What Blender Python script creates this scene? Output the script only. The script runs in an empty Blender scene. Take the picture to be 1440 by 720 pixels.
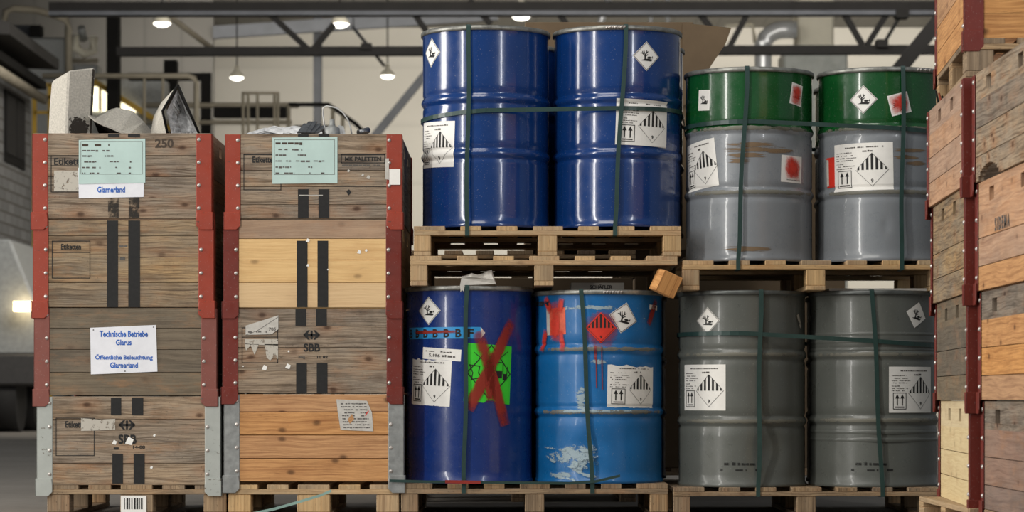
import bpy, bmesh, math, random
from mathutils import Vector, Matrix
random.seed(7)
SC = bpy.context.scene
COL = SC.collection
R = math.radians
# ---------------------------------------------------------------- camera
F = 3800.0            # focal length in pixels of the 1440 wide frame
CZ = 0.528            # eye height
YH = 560.0            # image row of the horizon
cam = bpy.data.cameras.new('camera'); cam_o = bpy.data.objects.new('camera', cam); COL.objects.link(cam_o)
cam_o.location = (0, 0, CZ); cam_o.rotation_euler = (R(90), 0, 0)
cam.sensor_width = 36; cam.lens = 36 * F / 1440; cam.shift_y = (YH - 360) / 1440
cam.dof.use_dof = True; cam.dof.focus_distance = 11.9; cam.dof.aperture_fstop = 5.0
cam.clip_end = 300
SC.camera = cam_o
# ---------------------------------------------------------------- world, lights, exposure
SC.view_settings.view_transform = 'Standard'; SC.view_settings.look = 'None'
SC.view_settings.gamma = 1; SC.view_settings.use_curve_mapping = False
SC.view_settings.exposure = 0.08
w = bpy.data.worlds.new('world'); SC.world = w; w.use_nodes = True
bg = w.node_tree.nodes['Background']; bg.inputs[0].default_value = (0.90, 0.95, 1.0, 1); bg.inputs[1].default_value = 0.18

def area(name, loc, target, sx, sy, power, color=(1, 1, 1)):
    l = bpy.data.lights.new(name, 'AREA'); l.shape = 'RECTANGLE'; l.size = sx; l.size_y = sy
    l.energy = power; l.color = color
    o = bpy.data.objects.new(name, l); COL.objects.link(o); o.location = loc
    o.rotation_euler = (Vector(target) - Vector(loc)).to_track_quat('-Z', 'Y').to_euler()
    return o
area('window_light_side', (-11, 10.6, 4.2), (0, 12.2, 2.0), 2.3, 7.0, 800, (1.0, .96, .90))
area('window_light_front', (-7.2, 4.4, 4.4), (0, 12, 1.8), 0.55, 8.0, 420, (1.0, .97, .92))
area('window_light_rear', (5.2, 2.6, 4.6), (0, 12, 1.6), 0.4, 8.0, 230, (.95, .97, 1.0))
area('roof_light', (-2.5, 6.0, 9.0), (-1.0, 12, 1.0), 5, 4, 330, (1.0, .95, .88))
area('far_wall_fill', (5, 63, 10.0), (5, 72, 4), 30, 5, 3000, (1.0, .94, .84))  # added fill with no visible source, brightens the far wall
area('hall_fill', (3, 36, 9.8), (3, 60, 6), 18, 5, 2600, (1.0, .95, .88))  # added fill for the fittings in mid hall, no visible source

# ---------------------------------------------------------------- colour + node helpers
def S(r, g, b):
    f = lambda c: (c / 255 / 12.92) if c / 255 <= .04045 else ((c / 255 + .055) / 1.055) ** 2.4
    return (f(r), f(g), f(b), 1)

class NT:
    def __init__(s, name):
        s.m = bpy.data.materials.new(name); s.m.use_nodes = True; s.t = s.m.node_tree
        s.b = s.t.nodes['Principled BSDF']; s.out = s.t.nodes['Material Output']
    def n(s, kind, **kw):
        nd = s.t.nodes.new(kind)
        for k, v in kw.items():
            if k.startswith('i_'):
                key = k[2:]; key = int(key) if key.isdigit() else key.replace('_', ' ')
                if isinstance(v, bpy.types.NodeSocket): s.t.links.new(v, nd.inputs[key])
                else: nd.inputs[key].default_value = v
            else: setattr(nd, k, v)
        return nd
    def link(s, a, b): s.t.links.new(a, b)
    def mapping(s, vec, scale, loc=(0, 0, 0)):
        return s.n('ShaderNodeMapping', i_Vector=vec, i_Scale=scale, i_Location=loc).outputs[0]
    def noise(s, vec, scale, detail=4, rough=.6, dist=0):
        return s.n('ShaderNodeTexNoise', i_Vector=vec, i_Scale=scale, i_Detail=detail, i_Roughness=rough, i_Distortion=dist).outputs[0]
    def ramp(s, fac, a, b, ca=(0, 0, 0, 1), cb=(1, 1, 1, 1)):
        r = s.n('ShaderNodeValToRGB', i_0=fac); e = r.color_ramp.elements
        e[0].position = a; e[0].color = ca; e[1].position = b; e[1].color = cb
        return r.outputs[0]
    def mix(s, fac, a, b, mode='MIX'):
        m = s.n('ShaderNodeMix', data_type='RGBA', blend_type=mode)
        for idx, v in ((0, fac), (6, a), (7, b)):
            if isinstance(v, bpy.types.NodeSocket): s.t.links.new(v, m.inputs[idx])
            else: m.inputs[idx].default_value = v
        return m.outputs[2]
    def math(s, op, a, b=0.0, clamp=False):
        m = s.n('ShaderNodeMath', operation=op, use_clamp=clamp)
        for idx, v in ((0, a), (1, b)):
            if isinstance(v, bpy.types.NodeSocket): s.t.links.new(v, m.inputs[idx])
            else: m.inputs[idx].default_value = v
        return m.outputs[0]
    def bump(s, h, strength, dist=.002):
        b = s.n('ShaderNodeBump', i_Height=h, i_Strength=strength, i_Distance=dist)
        s.link(b.outputs[0], s.b.inputs['Normal'])

def plain(name, c, rough=.6, metal=0.0, var=.12, scale=14, bump=0, coat=0, spec=.5):
    t = NT(name); co = t.n('ShaderNodeTexCoord').outputs['Object']
    nz = t.noise(co, scale, 5)
    dark = tuple(x * (1 - var * 1.6) for x in c[:3]) + (1,); lite = tuple(min(1, x * (1 + var)) for x in c[:3]) + (1,)
    t.link(t.ramp(nz, .3, .7, dark, lite), t.b.inputs['Base Color'])
    t.b.inputs['Roughness'].default_value = rough; t.b.inputs['Metallic'].default_value = metal
    t.b.inputs['Coat Weight'].default_value = coat; t.b.inputs['Specular IOR Level'].default_value = spec
    if bump: t.bump(t.noise(co, scale * 3, 4), bump)
    return t.m

def emis(name, c, k):
    t = NT(name); t.b.inputs['Base Color'].default_value = (0, 0, 0, 1)
    t.b.inputs['Emission Color'].default_value = c; t.b.inputs['Emission Strength'].default_value = k
    return t.m

def wood(name, base, light, dark, grey=None, grey_amt=.0, knot=.6, grain=1.0, rough=.75, dirt=.35, tonevar=.3):
    """uv: u along the grain, v across, metres; vertex colour 'tone' gives each plank its own shade"""
    t = NT(name); uv = t.n('ShaderNodeUVMap').outputs[0]
    warp = t.noise(t.mapping(uv, (2.2, 7, 1)), 1.0, 2)
    cmb = t.n('ShaderNodeCombineXYZ', i_Y=t.math('MULTIPLY', warp, .05)).outputs[0]
    v2 = t.n('ShaderNodeVectorMath', operation='ADD', i_0=uv, i_1=cmb).outputs[0]
    g1 = t.noise(t.mapping(v2, (2.2, 95, 1)), 1.0, 5, .7)
    g2 = t.noise(t.mapping(v2, (9, 330, 1)), 1.0, 3, .6)
    c = t.mix(t.ramp(g1, .3, .7), base, light)
    if grey:
        gm = t.noise(t.mapping(uv, (1.6, 6, 1), (3, 1, 0)), 1.0, 6, .7)
        lo = .62 - grey_amt * .4
        c = t.mix(t.math('MULTIPLY', t.ramp(gm, lo - .08, lo + .2), .8), c, grey)
    inv = t.math('SUBTRACT', 1.0, g1)
    c = t.mix(t.math('MULTIPLY', t.ramp(inv, .47, .68), .85 * grain, True), c, dark)
    c = t.mix(t.math('MULTIPLY', t.ramp(t.math('SUBTRACT', 1.0, g2), .5, .66), .5 * grain, True), c, dark)
    ck = t.noise(t.mapping(v2, (2.0, 42, 1), (7, 3, 0)), 1.0, 6, .75)
    c = t.mix(t.math('MULTIPLY', t.ramp(ck, .635, .66), .75 * grain, True), c, tuple(x * .45 for x in dark[:3]) + (1,))
    bl = t.noise(t.mapping(uv, (2.6, 13, 1), (1, 8, 0)), 1.0, 6, .75)
    c = t.mix(t.math('MULTIPLY', t.ramp(bl, .50, .72), .7 * grain, True), c, dark)
    wm = t.noise(t.mapping(uv, (3.2, 10, 1), (4, 6, 0)), 1.0, 5, .7)
    c = t.mix(t.math('MULTIPLY', t.ramp(wm, .52, .70), .4 if grey else .2), c, S(176, 122, 72))
    vo = t.n('ShaderNodeTexVoronoi', voronoi_dimensions='2D', i_Vector=t.mapping(v2, (4.2, 7.0, 1), (5, 2, 0)), i_Scale=1.0, i_Randomness=1.0)
    kn = t.ramp(vo.outputs['Distance'], .035, .10, (1, 1, 1, 1), (0, 0, 0, 1))
    pick = t.ramp(t.n('ShaderNodeSeparateColor', i_0=vo.outputs['Color']).outputs[0], .35, .40)
    halo = t.ramp(vo.outputs['Distance'], .05, .36, (1, 1, 1, 1), (0, 0, 0, 1))
    c = t.mix(t.math('MULTIPLY', t.math('MULTIPLY', halo, pick), .35 * knot), c, S(150, 92, 45))
    c = t.mix(t.math('MULTIPLY', t.math('MULTIPLY', kn, pick), .85 * knot), c, S(58, 34, 20))
    d = t.noise(uv, 5.0, 6, .7)
    c = t.mix(t.math('MULTIPLY', t.ramp(d, .52, .72), dirt), c, S(62, 52, 42))
    sp = t.noise(uv, 95, 3, .6)
    c = t.mix(t.math('MULTIPLY', t.ramp(sp, .62, .7), dirt), c, S(48, 40, 34))
    at = t.n('ShaderNodeAttribute', attribute_name='tone').outputs['Fac']
    k = t.math('ADD', t.math('MULTIPLY', at, tonevar * 2), 1 - tonevar)
    hs = t.n('ShaderNodeHueSaturation', i_Color=c, i_Value=k, i_Saturation=t.math('ADD', t.math('MULTIPLY', at, .25), .78))
    t.link(hs.outputs[0], t.b.inputs['Base Color'])
    t.b.inputs['Roughness'].default_value = rough; t.b.inputs['Specular IOR Level'].default_value = .25
    t.bump(t.math('ADD', g1, t.math('MULTIPLY', g2, .5)), .5, .0015)
    return t.m

def paint(name, c, rough=.22, chips=None, chip_amt=.0, wave=.25, mottled=.12, coat=.0):
    t = NT(name); uv = t.n('ShaderNodeUVMap').outputs[0]; co = t.n('ShaderNodeTexCoord').outputs['Object']
    nz = t.noise(co, 5, 6, .65)
    dark = tuple(x * (1 - mottled) for x in c[:3]) + (1,); lite = tuple(min(1, x * (1 + mottled)) for x in c[:3]) + (1,)
    col = t.ramp(nz, .3, .7, dark, lite)
    dust = t.ramp(t.noise(co, 160, 2, .5), .66, .74)
    col = t.mix(t.math('MULTIPLY', dust, .22), col, (.45, .45, .42, 1))
    rr = t.ramp(t.noise(co, 12, 6, .7), .3, .75, (rough * .7,) * 3 + (1,), (rough * 1.5,) * 3 + (1,))
    if chips:
        ch = t.noise(t.mapping(co, (1, 1, 1.7), (4, 2, 1)), 34, 7, .7)
        reg = t.noise(t.mapping(co, (1, 1, 1), (9, 3, 1)), 4.5, 3, .6)
        m = t.ramp(t.math('ADD', ch, t.math('MULTIPLY', t.math('SUBTRACT', reg, .5), .6)), .74 - chip_amt, .76 - chip_amt)
        col = t.mix(m, col, chips)
    t.link(col, t.b.inputs['Base Color']); t.link(rr, t.b.inputs['Roughness'])
    t.b.inputs['Coat Weight'].default_value = coat; t.b.inputs['Coat Roughness'].default_value = .08
    hb = t.math('ADD', t.noise(t.mapping(co, (1, 1, .3)), 9, 2, .4), t.math('MULTIPLY', t.noise(co, 220, 2), .03))
    t.bump(hb, wave, .006)
    return t.m

def masked(name, c, scale=(1, 1, 1), lo=.45, hi=.55, nscale=20, edge=True, rough=.5, amt=1.0):
    """a worn or sprayed patch: noise decides where the paint is; uv 0..1 fades out at the border"""
    t = NT(name); uv = t.n('ShaderNodeUVMap').outputs[0]; co = t.n('ShaderNodeTexCoord').outputs['Object']
    nz = t.noise(t.mapping(co, scale), nscale, 6, .7)
    if edge:
        s = t.n('ShaderNodeSeparateXYZ', i_0=uv)
        def bell(x): return t.math('MULTIPLY', t.math('MULTIPLY', x, t.math('SUBTRACT', 1.0, x)), 4.0)
        e = t.math('MULTIPLY', bell(s.outputs[0]), bell(s.outputs[1]))
        e = t.math('POWER', e, .6)
        nz = t.math('ADD', nz, t.math('MULTIPLY', t.math('SUBTRACT', e, .62), .5))
    t.link(t.math('MULTIPLY', t.ramp(nz, lo, hi), amt), t.b.inputs['Alpha'])
    t.b.inputs['Base Color'].default_value = c; t.b.inputs['Roughness'].default_value = rough
    return t.m

# ---------------------------------------------------------------- materials
M = {}
M['crate_grey'] = wood('weathered_grey_brown_wood', S(150, 128, 102), S(174, 152, 126), S(72, 56, 43), S(140, 131, 118), .42, knot=.9, dirt=.4, tonevar=.22)
M['crate_grey2'] = wood('weathered_tan_wood', S(152, 124, 88), S(180, 150, 108), S(78, 60, 44), S(132, 124, 110), .45, dirt=.35, tonevar=.24)
M['crate_dull'] = wood('dull_brown_wood', S(122, 106, 84), S(138, 122, 98), S(76, 64, 52), S(114, 104, 88), .6, knot=.3, grain=.6, dirt=.3, tonevar=.15)
M['crate_pale'] = wood('pale_pine', S(216, 178, 122), S(228, 192, 136), S(182, 136, 84), None, 0, knot=.5, grain=.3, dirt=.04, tonevar=.08)
M['crate_pale_rose'] = wood('weathered_pale_pine', S(176, 140, 104), S(192, 156, 120), S(130, 94, 66), S(160, 134, 110), .4, knot=.3, grain=.5, dirt=.12, tonevar=.14)
M['crate_orange'] = wood('orange_larch', S(192, 136, 78), S(212, 156, 94), S(128, 78, 38), None, 0, knot=.8, grain=.65, dirt=.12, tonevar=.16)
M['crate_tan'] = wood('tan_spruce', S(190, 144, 108), S(206, 164, 128), S(126, 86, 62), S(160, 134, 114), .3, knot=.5, grain=.5, dirt=.15, tonevar=.15)
M['crate_yellow'] = wood('pale_yellow_board', S(216, 192, 140), S(226, 204, 154), S(184, 148, 98), None, 0, knot=.3, grain=.3, dirt=.05, tonevar=.06)
M['crate_ruddy'] = wood('reddish_brown_wood', S(148, 116, 98), S(164, 132, 112), S(98, 70, 58), S(128, 112, 100), .3, knot=.4, grain=.5, dirt=.2, tonevar=.12)
M['pallet'] = wood('pallet_wood', S(190, 156, 110), S(208, 176, 130), S(120, 90, 58), S(160, 140, 110), .3, knot=.3, grain=.55, dirt=.3, tonevar=.22)
M['pallet_old'] = wood('worn_pallet_wood', S(160, 132, 98), S(180, 152, 116), S(88, 70, 52), S(134, 118, 98), .4, knot=.3, grain=.8, dirt=.55, tonevar=.22)
M['stripe'] = plain('black_stencil_paint', S(22, 21, 20), .7, var=.3, scale=60)
M['drip'] = plain('red_paint_drip', S(140, 40, 40), .5, var=.2)
M['stripe_faded'] = masked('faded_stencil_paint', S(40, 36, 32), nscale=26, lo=.38, hi=.52, edge=False, rough=.8, amt=.85)
M['ink'] = plain('black_ink', S(26, 25, 24), .7, var=.1)
M['ink_soft'] = plain('grey_ink', S(92, 88, 84), .8, var=.1)
M['pencil'] = plain('pencil_mark', S(70, 58, 48), .8, var=.1)
M['red_steel'] = paint('brick_red_painted_steel', S(152, 58, 38), .5, S(78, 58, 48), .07, .1, .15)
M['dull_red_steel'] = paint('faded_red_painted_steel', S(130, 74, 64), .62, S(96, 80, 74), .08, .1, .15)
M['dark_red_steel'] = paint('dark_red_painted_steel', S(110, 36, 24), .5, S(70, 50, 42), .07, .1, .18)
M['galv'] = plain('galvanised_steel', S(150, 152, 150), .5, .35, .16, 30)
M['galv_white'] = paint('white_worn_steel', S(172, 176, 170), .5, S(112, 108, 98), .1, .1, .12)
M['rivet'] = plain('rivet_metal', S(196, 190, 184), .35, .5, .1)
M['blue'] = paint('blue_drum_paint', S(10, 52, 112), .2, S(60, 70, 84), -.06, .22, .12, .7)
M['deep_blue'] = paint('deep_blue_drum_paint', S(12, 48, 118), .28, S(110, 116, 130), -.05, .22, .12, .4)
M['light_blue'] = paint('light_blue_drum_paint', S(20, 102, 164), .36, S(150, 160, 160), -.005, .35, .12, .1)
M['green'] = paint('green_drum_paint', S(16, 78, 34), .24, S(60, 70, 50), -.06, .22, .15, .6)
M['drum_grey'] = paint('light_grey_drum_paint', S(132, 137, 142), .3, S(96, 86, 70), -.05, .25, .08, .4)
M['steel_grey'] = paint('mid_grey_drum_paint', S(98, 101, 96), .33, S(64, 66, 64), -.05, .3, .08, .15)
M['ring'] = plain('worn_ring_metal', S(142, 142, 136), .4, .5, .35, 24, .15)
M['ring_dark'] = plain('grey_rim_metal', S(96, 100, 98), .4, .3, .2, 20)
M['lid'] = plain('lid_paint', S(80, 82, 82), .5)
M['paper'] = plain('white_label_paper', S(242, 240, 234), .7, var=.03, scale=30)
M['paper_grey'] = plain('aged_label_paper', S(196, 192, 184), .8, var=.1, scale=40)
M['paper_patch'] = masked('old_paper_remains', S(190, 184, 172), nscale=40, lo=.36, hi=.46, edge=False, rough=.9)
M['paper_wet'] = plain('turquoise_paper', S(188, 212, 206), .6, var=.05, scale=9)
M['paper_pink'] = plain('sprayed_paper', S(226, 104, 78), .7, var=.18, scale=25)
M['hoop_wear'] = masked('worn_hoop_paint', S(128, 126, 114), (1, 1, .6), .44, .56, 24, rough=.6, amt=.8)
M['film'] = plain('glossy_white_film', S(238, 239, 244), .22, var=.04, bump=.3)
M['blue_ink'] = plain('blue_print', S(8, 92, 186), .6)
M['green_paper'] = plain('bright_green_label', S(60, 214, 44), .6, var=.05)
M['tape_blue'] = plain('light_blue_tape', S(46, 150, 214), .4, var=.08)
M['red_print'] = plain('red_label', S(222, 52, 34), .5, var=.1)
M['spray'] = masked('red_spray_paint', S(214, 56, 36), nscale=14, lo=.28, hi=.66, rough=.6, amt=.92)
M['spray_dark'] = masked('dark_red_spray_paint', S(150, 38, 22), nscale=9, lo=.18, hi=.50, rough=.6, amt=.92)
M['rust'] = masked('brown_scraped_paint', S(128, 106, 80), (.5, .5, 9), .50, .58, 20, rough=.7, amt=.85)
M['scuff'] = masked('pale_scuffed_paint', S(160, 180, 188), (1, 1, 1.5), .56, .64, 30, rough=.6, amt=.85)
M['stencil_faint'] = masked('faint_stencil', S(34, 34, 32), nscale=60, lo=.36, hi=.46, edge=False, rough=.8, amt=.8)
M['halo'] = masked('red_overspray', S(170, 44, 32), nscale=12, lo=.42, hi=.80, rough=.6, amt=.9)
M['strap'] = plain('dark_green_strap', S(44, 68, 64), .35, var=.12)
M['strap_pale'] = plain('pale_green_strap', S(140, 170, 160), .35, var=.1)
M['strap_red'] = plain('red_strap', S(150, 50, 40), .4)
M['card'] = plain('brown_cardboard', S(108, 90, 68), .9, var=.08, scale=8)
M['carton'] = plain('grey_carton', S(150, 146, 136), .85, var=.08)
M['housing'] = plain('speckled_white_housing', S(188, 183, 172), .8, var=.16, scale=120, bump=.5)
M['housing_dirty'] = masked('dark_speckle_dirt', S(52, 46, 40), nscale=70, lo=.47, hi=.52, rough=.9)
M['foil'] = plain('reflector_foil', S(220, 222, 224), .3, .15, .45, 34, 1.0)  # light and dark mottling in the colour stands in for reflections
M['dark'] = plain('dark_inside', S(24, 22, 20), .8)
M['alu'] = plain('aluminium_scrap', S(150, 152, 154), .38, .95, .3, 30)
M['wire'] = plain('grey_wire', S(198, 198, 196), .4, .2, .1)

# ---------------------------------------------------------------- mesh helpers
class MB:
    def __init__(s):
        s.bm = bmesh.new(); s.uv = s.bm.loops.layers.uv.new('UVMap')
        s.tone = s.bm.loops.layers.float_color.new('tone')
    def face(s, vs, mat=0, uvs=None, tone=.5, smooth=False):
        try: f = s.bm.faces.new(vs)
        except ValueError: return None
        f.material_index = mat; f.smooth = smooth
        for i, l in enumerate(f.loops):
            if uvs: l[s.uv].uv = uvs[i]
            l[s.tone] = (tone, tone, tone, 1)
        return f
    def verts(s, pts): return [s.bm.verts.new(p) for p in pts]
    def hexa(s, P, axis='x', mat=0, tone=None):
        """P: eight corners, x fastest then y then z; uv along axis"""
        if tone is None: tone = random.random()
        v = s.verts(P); ou, ov = random.random() * 9, random.random() * 9
        o = Vector(P[0])
        for q in ((0, 1, 5, 4), (1, 3, 7, 5), (3, 2, 6, 7), (2, 0, 4, 6), (4, 5, 7, 6), (0, 2, 3, 1)):
            pts = [Vector(P[i]) for i in q]
            n = (pts[1] - pts[0]).cross(pts[2] - pts[0])
            ax = max(range(3), key=lambda i: abs(n[i])); a = 'xyz'.index(axis)
            if ax == a:
                ua, va = (a + 1) % 3, (a + 2) % 3
                uvs = [(ou + p[ua] * .3, ov + p[va]) for p in pts]
            else:
                va = [i for i in range(3) if i not in (ax, a)][0]
                uvs = [(ou + p[a], ov + p[va]) for p in pts]
            s.face([v[i] for i in q], mat, uvs, tone)
    def box(s, x0, x1, y0, y1, z0, z1, axis='x', mat=0, tone=None):
        s.hexa([(x, y, z) for z in (z0, z1) for y in (y0, y1) for x in (x0, x1)], axis, mat, tone)
    def beam(s, p0, p1, w, h, mat=0):
        p0, p1 = Vector(p0), Vector(p1); d = (p1 - p0).normalized()
        up = Vector((0, 0, 1)) if abs(d.z) < .9 else Vector((0, 1, 0))
        a = d.cross(up).normalized() * w / 2; b = d.cross(a).normalized() * h / 2
        P = [c + i * a + j * b for j in (-1, 1) for c in (p0, p1) for i in (-1, 1)]
        v = s.verts(P)
        for q in ((0, 1, 5, 4), (1, 3, 7, 5), (3, 2, 6, 7), (2, 0, 4, 6), (4, 5, 7, 6), (0, 2, 3, 1)): s.face([v[i] for i in q], mat)
    def prism(s, pts, y0, y1, mat=0, tone=.5):
        """polygon in xz extruded along y"""
        a = s.verts([(x, y0, z) for x, z in pts]); b = s.verts([(x, y1, z) for x, z in pts]); n = len(pts)
        s.face(a, mat, [(x, z) for x, z in pts], tone); s.face(b[::-1], mat, [(x, z) for x, z in pts[::-1]], tone)
        for i in range(n):
            j = (i + 1) % n; s.face([a[j], a[i], b[i], b[j]], mat, [(y0, 0), (y0, .1), (y1, .1), (y1, 0)], tone)
    def lathe(s, prof, seg=96, mats=None, c=(0, 0), close=False):
        rings = []
        for r, z in prof: rings.append([s.bm.verts.new((c[0] + r * math.sin(2 * math.pi * k / seg), c[1] - r * math.cos(2 * math.pi * k / seg), z)) for k in range(seg)])
        n = len(prof)
        for i in range(n - 1):
            mt = mats[i] if mats else 0
            for k in range(seg):
                j = (k + 1) % seg
                s.face([rings[i][k], rings[i][j], rings[i + 1][j], rings[i + 1][k]], mt,
                       [(k / seg * 1.8, prof[i][1]), ((k + 1) / seg * 1.8, prof[i][1]), ((k + 1) / seg * 1.8, prof[i + 1][1]), (k / seg * 1.8, prof[i + 1][1])], .5, True)
        return rings
    def tube(s, path, r, seg=8, mat=0, cap=True):
        path = [Vector(p) for p in path]; rings = []
        for i, p in enumerate(path):
            d = (path[min(i + 1, len(path) - 1)] - path[max(i - 1, 0)]).normalized()
            up = Vector((0, 0, 1)) if abs(d.z) < .95 else Vector((0, 1, 0))
            a = d.cross(up).normalized(); b = d.cross(a).normalized()
            rings.append([s.bm.verts.new(p + r * (math.cos(2 * math.pi * k / seg) * a + math.sin(2 * math.pi * k / seg) * b)) for k in range(seg)])
        for i in range(len(rings) - 1):
            for k in range(seg):
                j = (k + 1) % seg; s.face([rings[i][k], rings[i][j], rings[i + 1][j], rings[i + 1][k]], mat, None, .5, True)
        if cap: s.face(rings[0][::-1], mat); s.face(rings[-1], mat)
    def ribbon(s, path, normals, width_vec, thick, mat=0, closed=False):
        """flat band: path points, outward normals, half-width vectors"""
        rows = []
        for p, n, wv in zip(path, normals, width_vec):
            p, n, wv = Vector(p), Vector(n), Vector(wv)
            rows.append(s.verts([p - wv, p + wv, p + wv + n * thick, p - wv + n * thick]))
        N = len(rows)
        for i in range(N if closed else N - 1):
            a, b = rows[i], rows[(i + 1) % N]
            for k in range(4):
                j = (k + 1) % 4; s.face([a[k], a[j], b[j], b[k]], mat)
        if not closed: s.face(rows[0][::-1], mat); s.face(rows[-1], mat)
    def build(s, name, mats, parent=None, bevel=0, loc=None, fix=True):
        if fix: bmesh.ops.recalc_face_normals(s.bm, faces=s.bm.faces)
        me = bpy.data.meshes.new(name); s.bm.to_mesh(me); s.bm.free()
        for m in (mats if isinstance(mats, (list, tuple)) else [mats]): me.materials.append(m)
        o = bpy.data.objects.new(name, me); COL.objects.link(o)
        if parent: o.parent = parent
        if loc: o.location = loc
        if bevel:
            b = o.modifiers.new('bevel', 'BEVEL'); b.width = bevel; b.segments = 1; b.limit_method = 'ANGLE'
        return o

def thing(name, label, cat, loc=(0, 0, 0), rz=0, group=None):
    o = bpy.data.objects.new(name, None); o.empty_display_size = .1; COL.objects.link(o)
    o.location = loc; o.rotation_euler = (0, 0, rz); o['label'] = label; o['category'] = cat
    if group: o['group'] = group
    return o
def tag(o, label, cat, group=None, kind=None):
    o['label'] = label; o['category'] = cat
    if group: o['group'] = group
    if kind: o['kind'] = kind
    return o
def struct(o): o['kind'] = 'structure'; return o

# ---- flat artwork (labels, stencils, print), later mapped on to a panel or round a drum
_tc = {}
def text_polys(s):
    if s in _tc: return _tc[s]
    cu = bpy.data.curves.new('t', 'FONT'); cu.body = s; cu.size = 1; cu.resolution_u = 3; cu.offset = .03
    o = bpy.data.objects.new('t', cu); COL.objects.link(o); bpy.context.view_layer.update()
    me = bpy.data.meshes.new_from_object(o.evaluated_get(bpy.context.evaluated_depsgraph_get()))
    polys = [[(me.vertices[i].co.x, me.vertices[i].co.y) for i in p.vertices] for p in me.polygons]
    bpy.data.objects.remove(o); bpy.data.curves.remove(cu); bpy.data.meshes.remove(me)
    _tc[s] = polys; return polys
def arc_split(poly, step):
    """cut a convex polygon into vertical strips so that it can follow a curve"""
    us = [p[0] for p in poly]; out = []; a = math.floor(min(us) / step) * step
    def clip(P, lim, sg):
        res = []
        for i in range(len(P)):
            p, q = P[i], P[(i + 1) % len(P)]; dp, dq = sg * (lim - p[0]), sg * (lim - q[0])
            if dp >= 0: res.append(p)
            if dp * dq < 0:
                k = dp / (dp - dq); res.append(tuple(p[j] + (q[j] - p[j]) * k for j in range(len(p))))
        return res
    while a < max(us):
        P = clip(clip(poly, a, -1), a + step, 1)
        if len(P) >= 3: out.append(P)
        a += step
    return out
class Art:
    def __init__(s): s.items = []     # (points (u,v,s,t), material name, layer, splittable)
    def poly(s, pts, mat, layer=1):
        xs = [p[0] for p in pts]; ys = [p[1] for p in pts]; w = max(max(xs) - min(xs), 1e-6); h = max(max(ys) - min(ys), 1e-6)
        s.items.append(([(p[0], p[1], (p[0] - min(xs)) / w, (p[1] - min(ys)) / h) for p in pts], mat, layer, True))
    def rect(s, x0, y0, x1, y1, mat, layer=1):
        x0, x1 = min(x0, x1), max(x0, x1); y0, y1 = min(y0, y1), max(y0, y1)
        s.poly([(x0, y0), (x1, y0), (x1, y1), (x0, y1)], mat, layer)
    def line(s, pts, w, mat, layer=1, closed=False):
        n = len(pts)
        for i in range(n if closed else n - 1):
            (x0, y0), (x1, y1) = pts[i], pts[(i + 1) % n]; L = math.hypot(x1 - x0, y1 - y0) or 1
            dx, dy = (x1 - x0) / L * w / 2, (y1 - y0) / L * w / 2
            P = [(x0 - dx, y0 - dy, -dy, dx), (x1 + dx, y1 + dy, -dy, dx)]
            q = [(P[0][0] + dy, P[0][1] - dx), (P[1][0] + dy, P[1][1] - dx), (P[1][0] - dy, P[1][1] + dx), (P[0][0] - dy, P[0][1] + dx)]
            s.items.append(([(q[0][0], q[0][1], 0, 0), (q[1][0], q[1][1], 1, 0), (q[2][0], q[2][1], 1, 1), (q[3][0], q[3][1], 0, 1)], mat, layer, True))
    def text(s, t, x0, y0, x1, y1, mat, layer=1, bold=0):
        P = text_polys(t); xs = [p[0] for q in P for p in q]; ys = [p[1] for q in P for p in q]
        ax, bx, ay, by = min(xs), max(xs), min(ys), max(ys)
        for q in P:
            s.items.append(([(x0 + (p[0] - ax) / (bx - ax) * (x1 - x0), y0 + (p[1] - ay) / (by - ay) * (y1 - y0), 0, 0) for p in q], mat, layer, False))
    def scribble(s, x0, x1, y, h, mat='ink_soft', layer=1, seed=0, fill=.8):
        """a line of print too small to read"""
        rnd = random.Random(seed + int(x0 * 9173) + int(y * 7919)); x = x0
        while x < x1:
            wd = abs(h) * rnd.uniform(.5, 2.4)
            if rnd.random() < fill: s.rect(x, y, min(x + wd, x1), y + h * rnd.uniform(.6, 1), mat, layer)
            x += wd + abs(h) * rnd.uniform(.2, .7)
    def xf(s, fn):
        s.items = [([(*fn(p[0], p[1]), p[2], p[3]) for p in pts], m, l, sp) for pts, m, l, sp in s.items]; return s
    def rot(s, deg):
        c, n = math.cos(R(deg)), math.sin(R(deg)); return s.xf(lambda x, y: (c * x - n * y, n * x + c * y))
    def to_mesh(s, name, fn, parent, split=0, smooth=True):
        mb = MB(); names = []
        for pts, m, l, sp in s.items:
            if m not in names: names.append(m)
            for P in ([[(c[1], c[0], c[2], c[3]) for c in Q2] for Q in arc_split(pts, split) for Q2 in arc_split([(c[1], c[0], c[2], c[3]) for c in Q], split * .5)] if (split and sp) else [pts]):
                if len(P) < 3: continue
                mb.face(mb.verts([fn(p[0], p[1], l) for p in P]), names.index(m), [(p[2], p[3]) for p in P], .5)
        return mb.build(name, [M[n] for n in names], parent, fix=False)

K12 = 12.0 / F
def PX(px, Y=12.0): return (px - 720) * Y / F
def PZ(py, Y=12.0): return CZ + (YH - py) * Y / F

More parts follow.
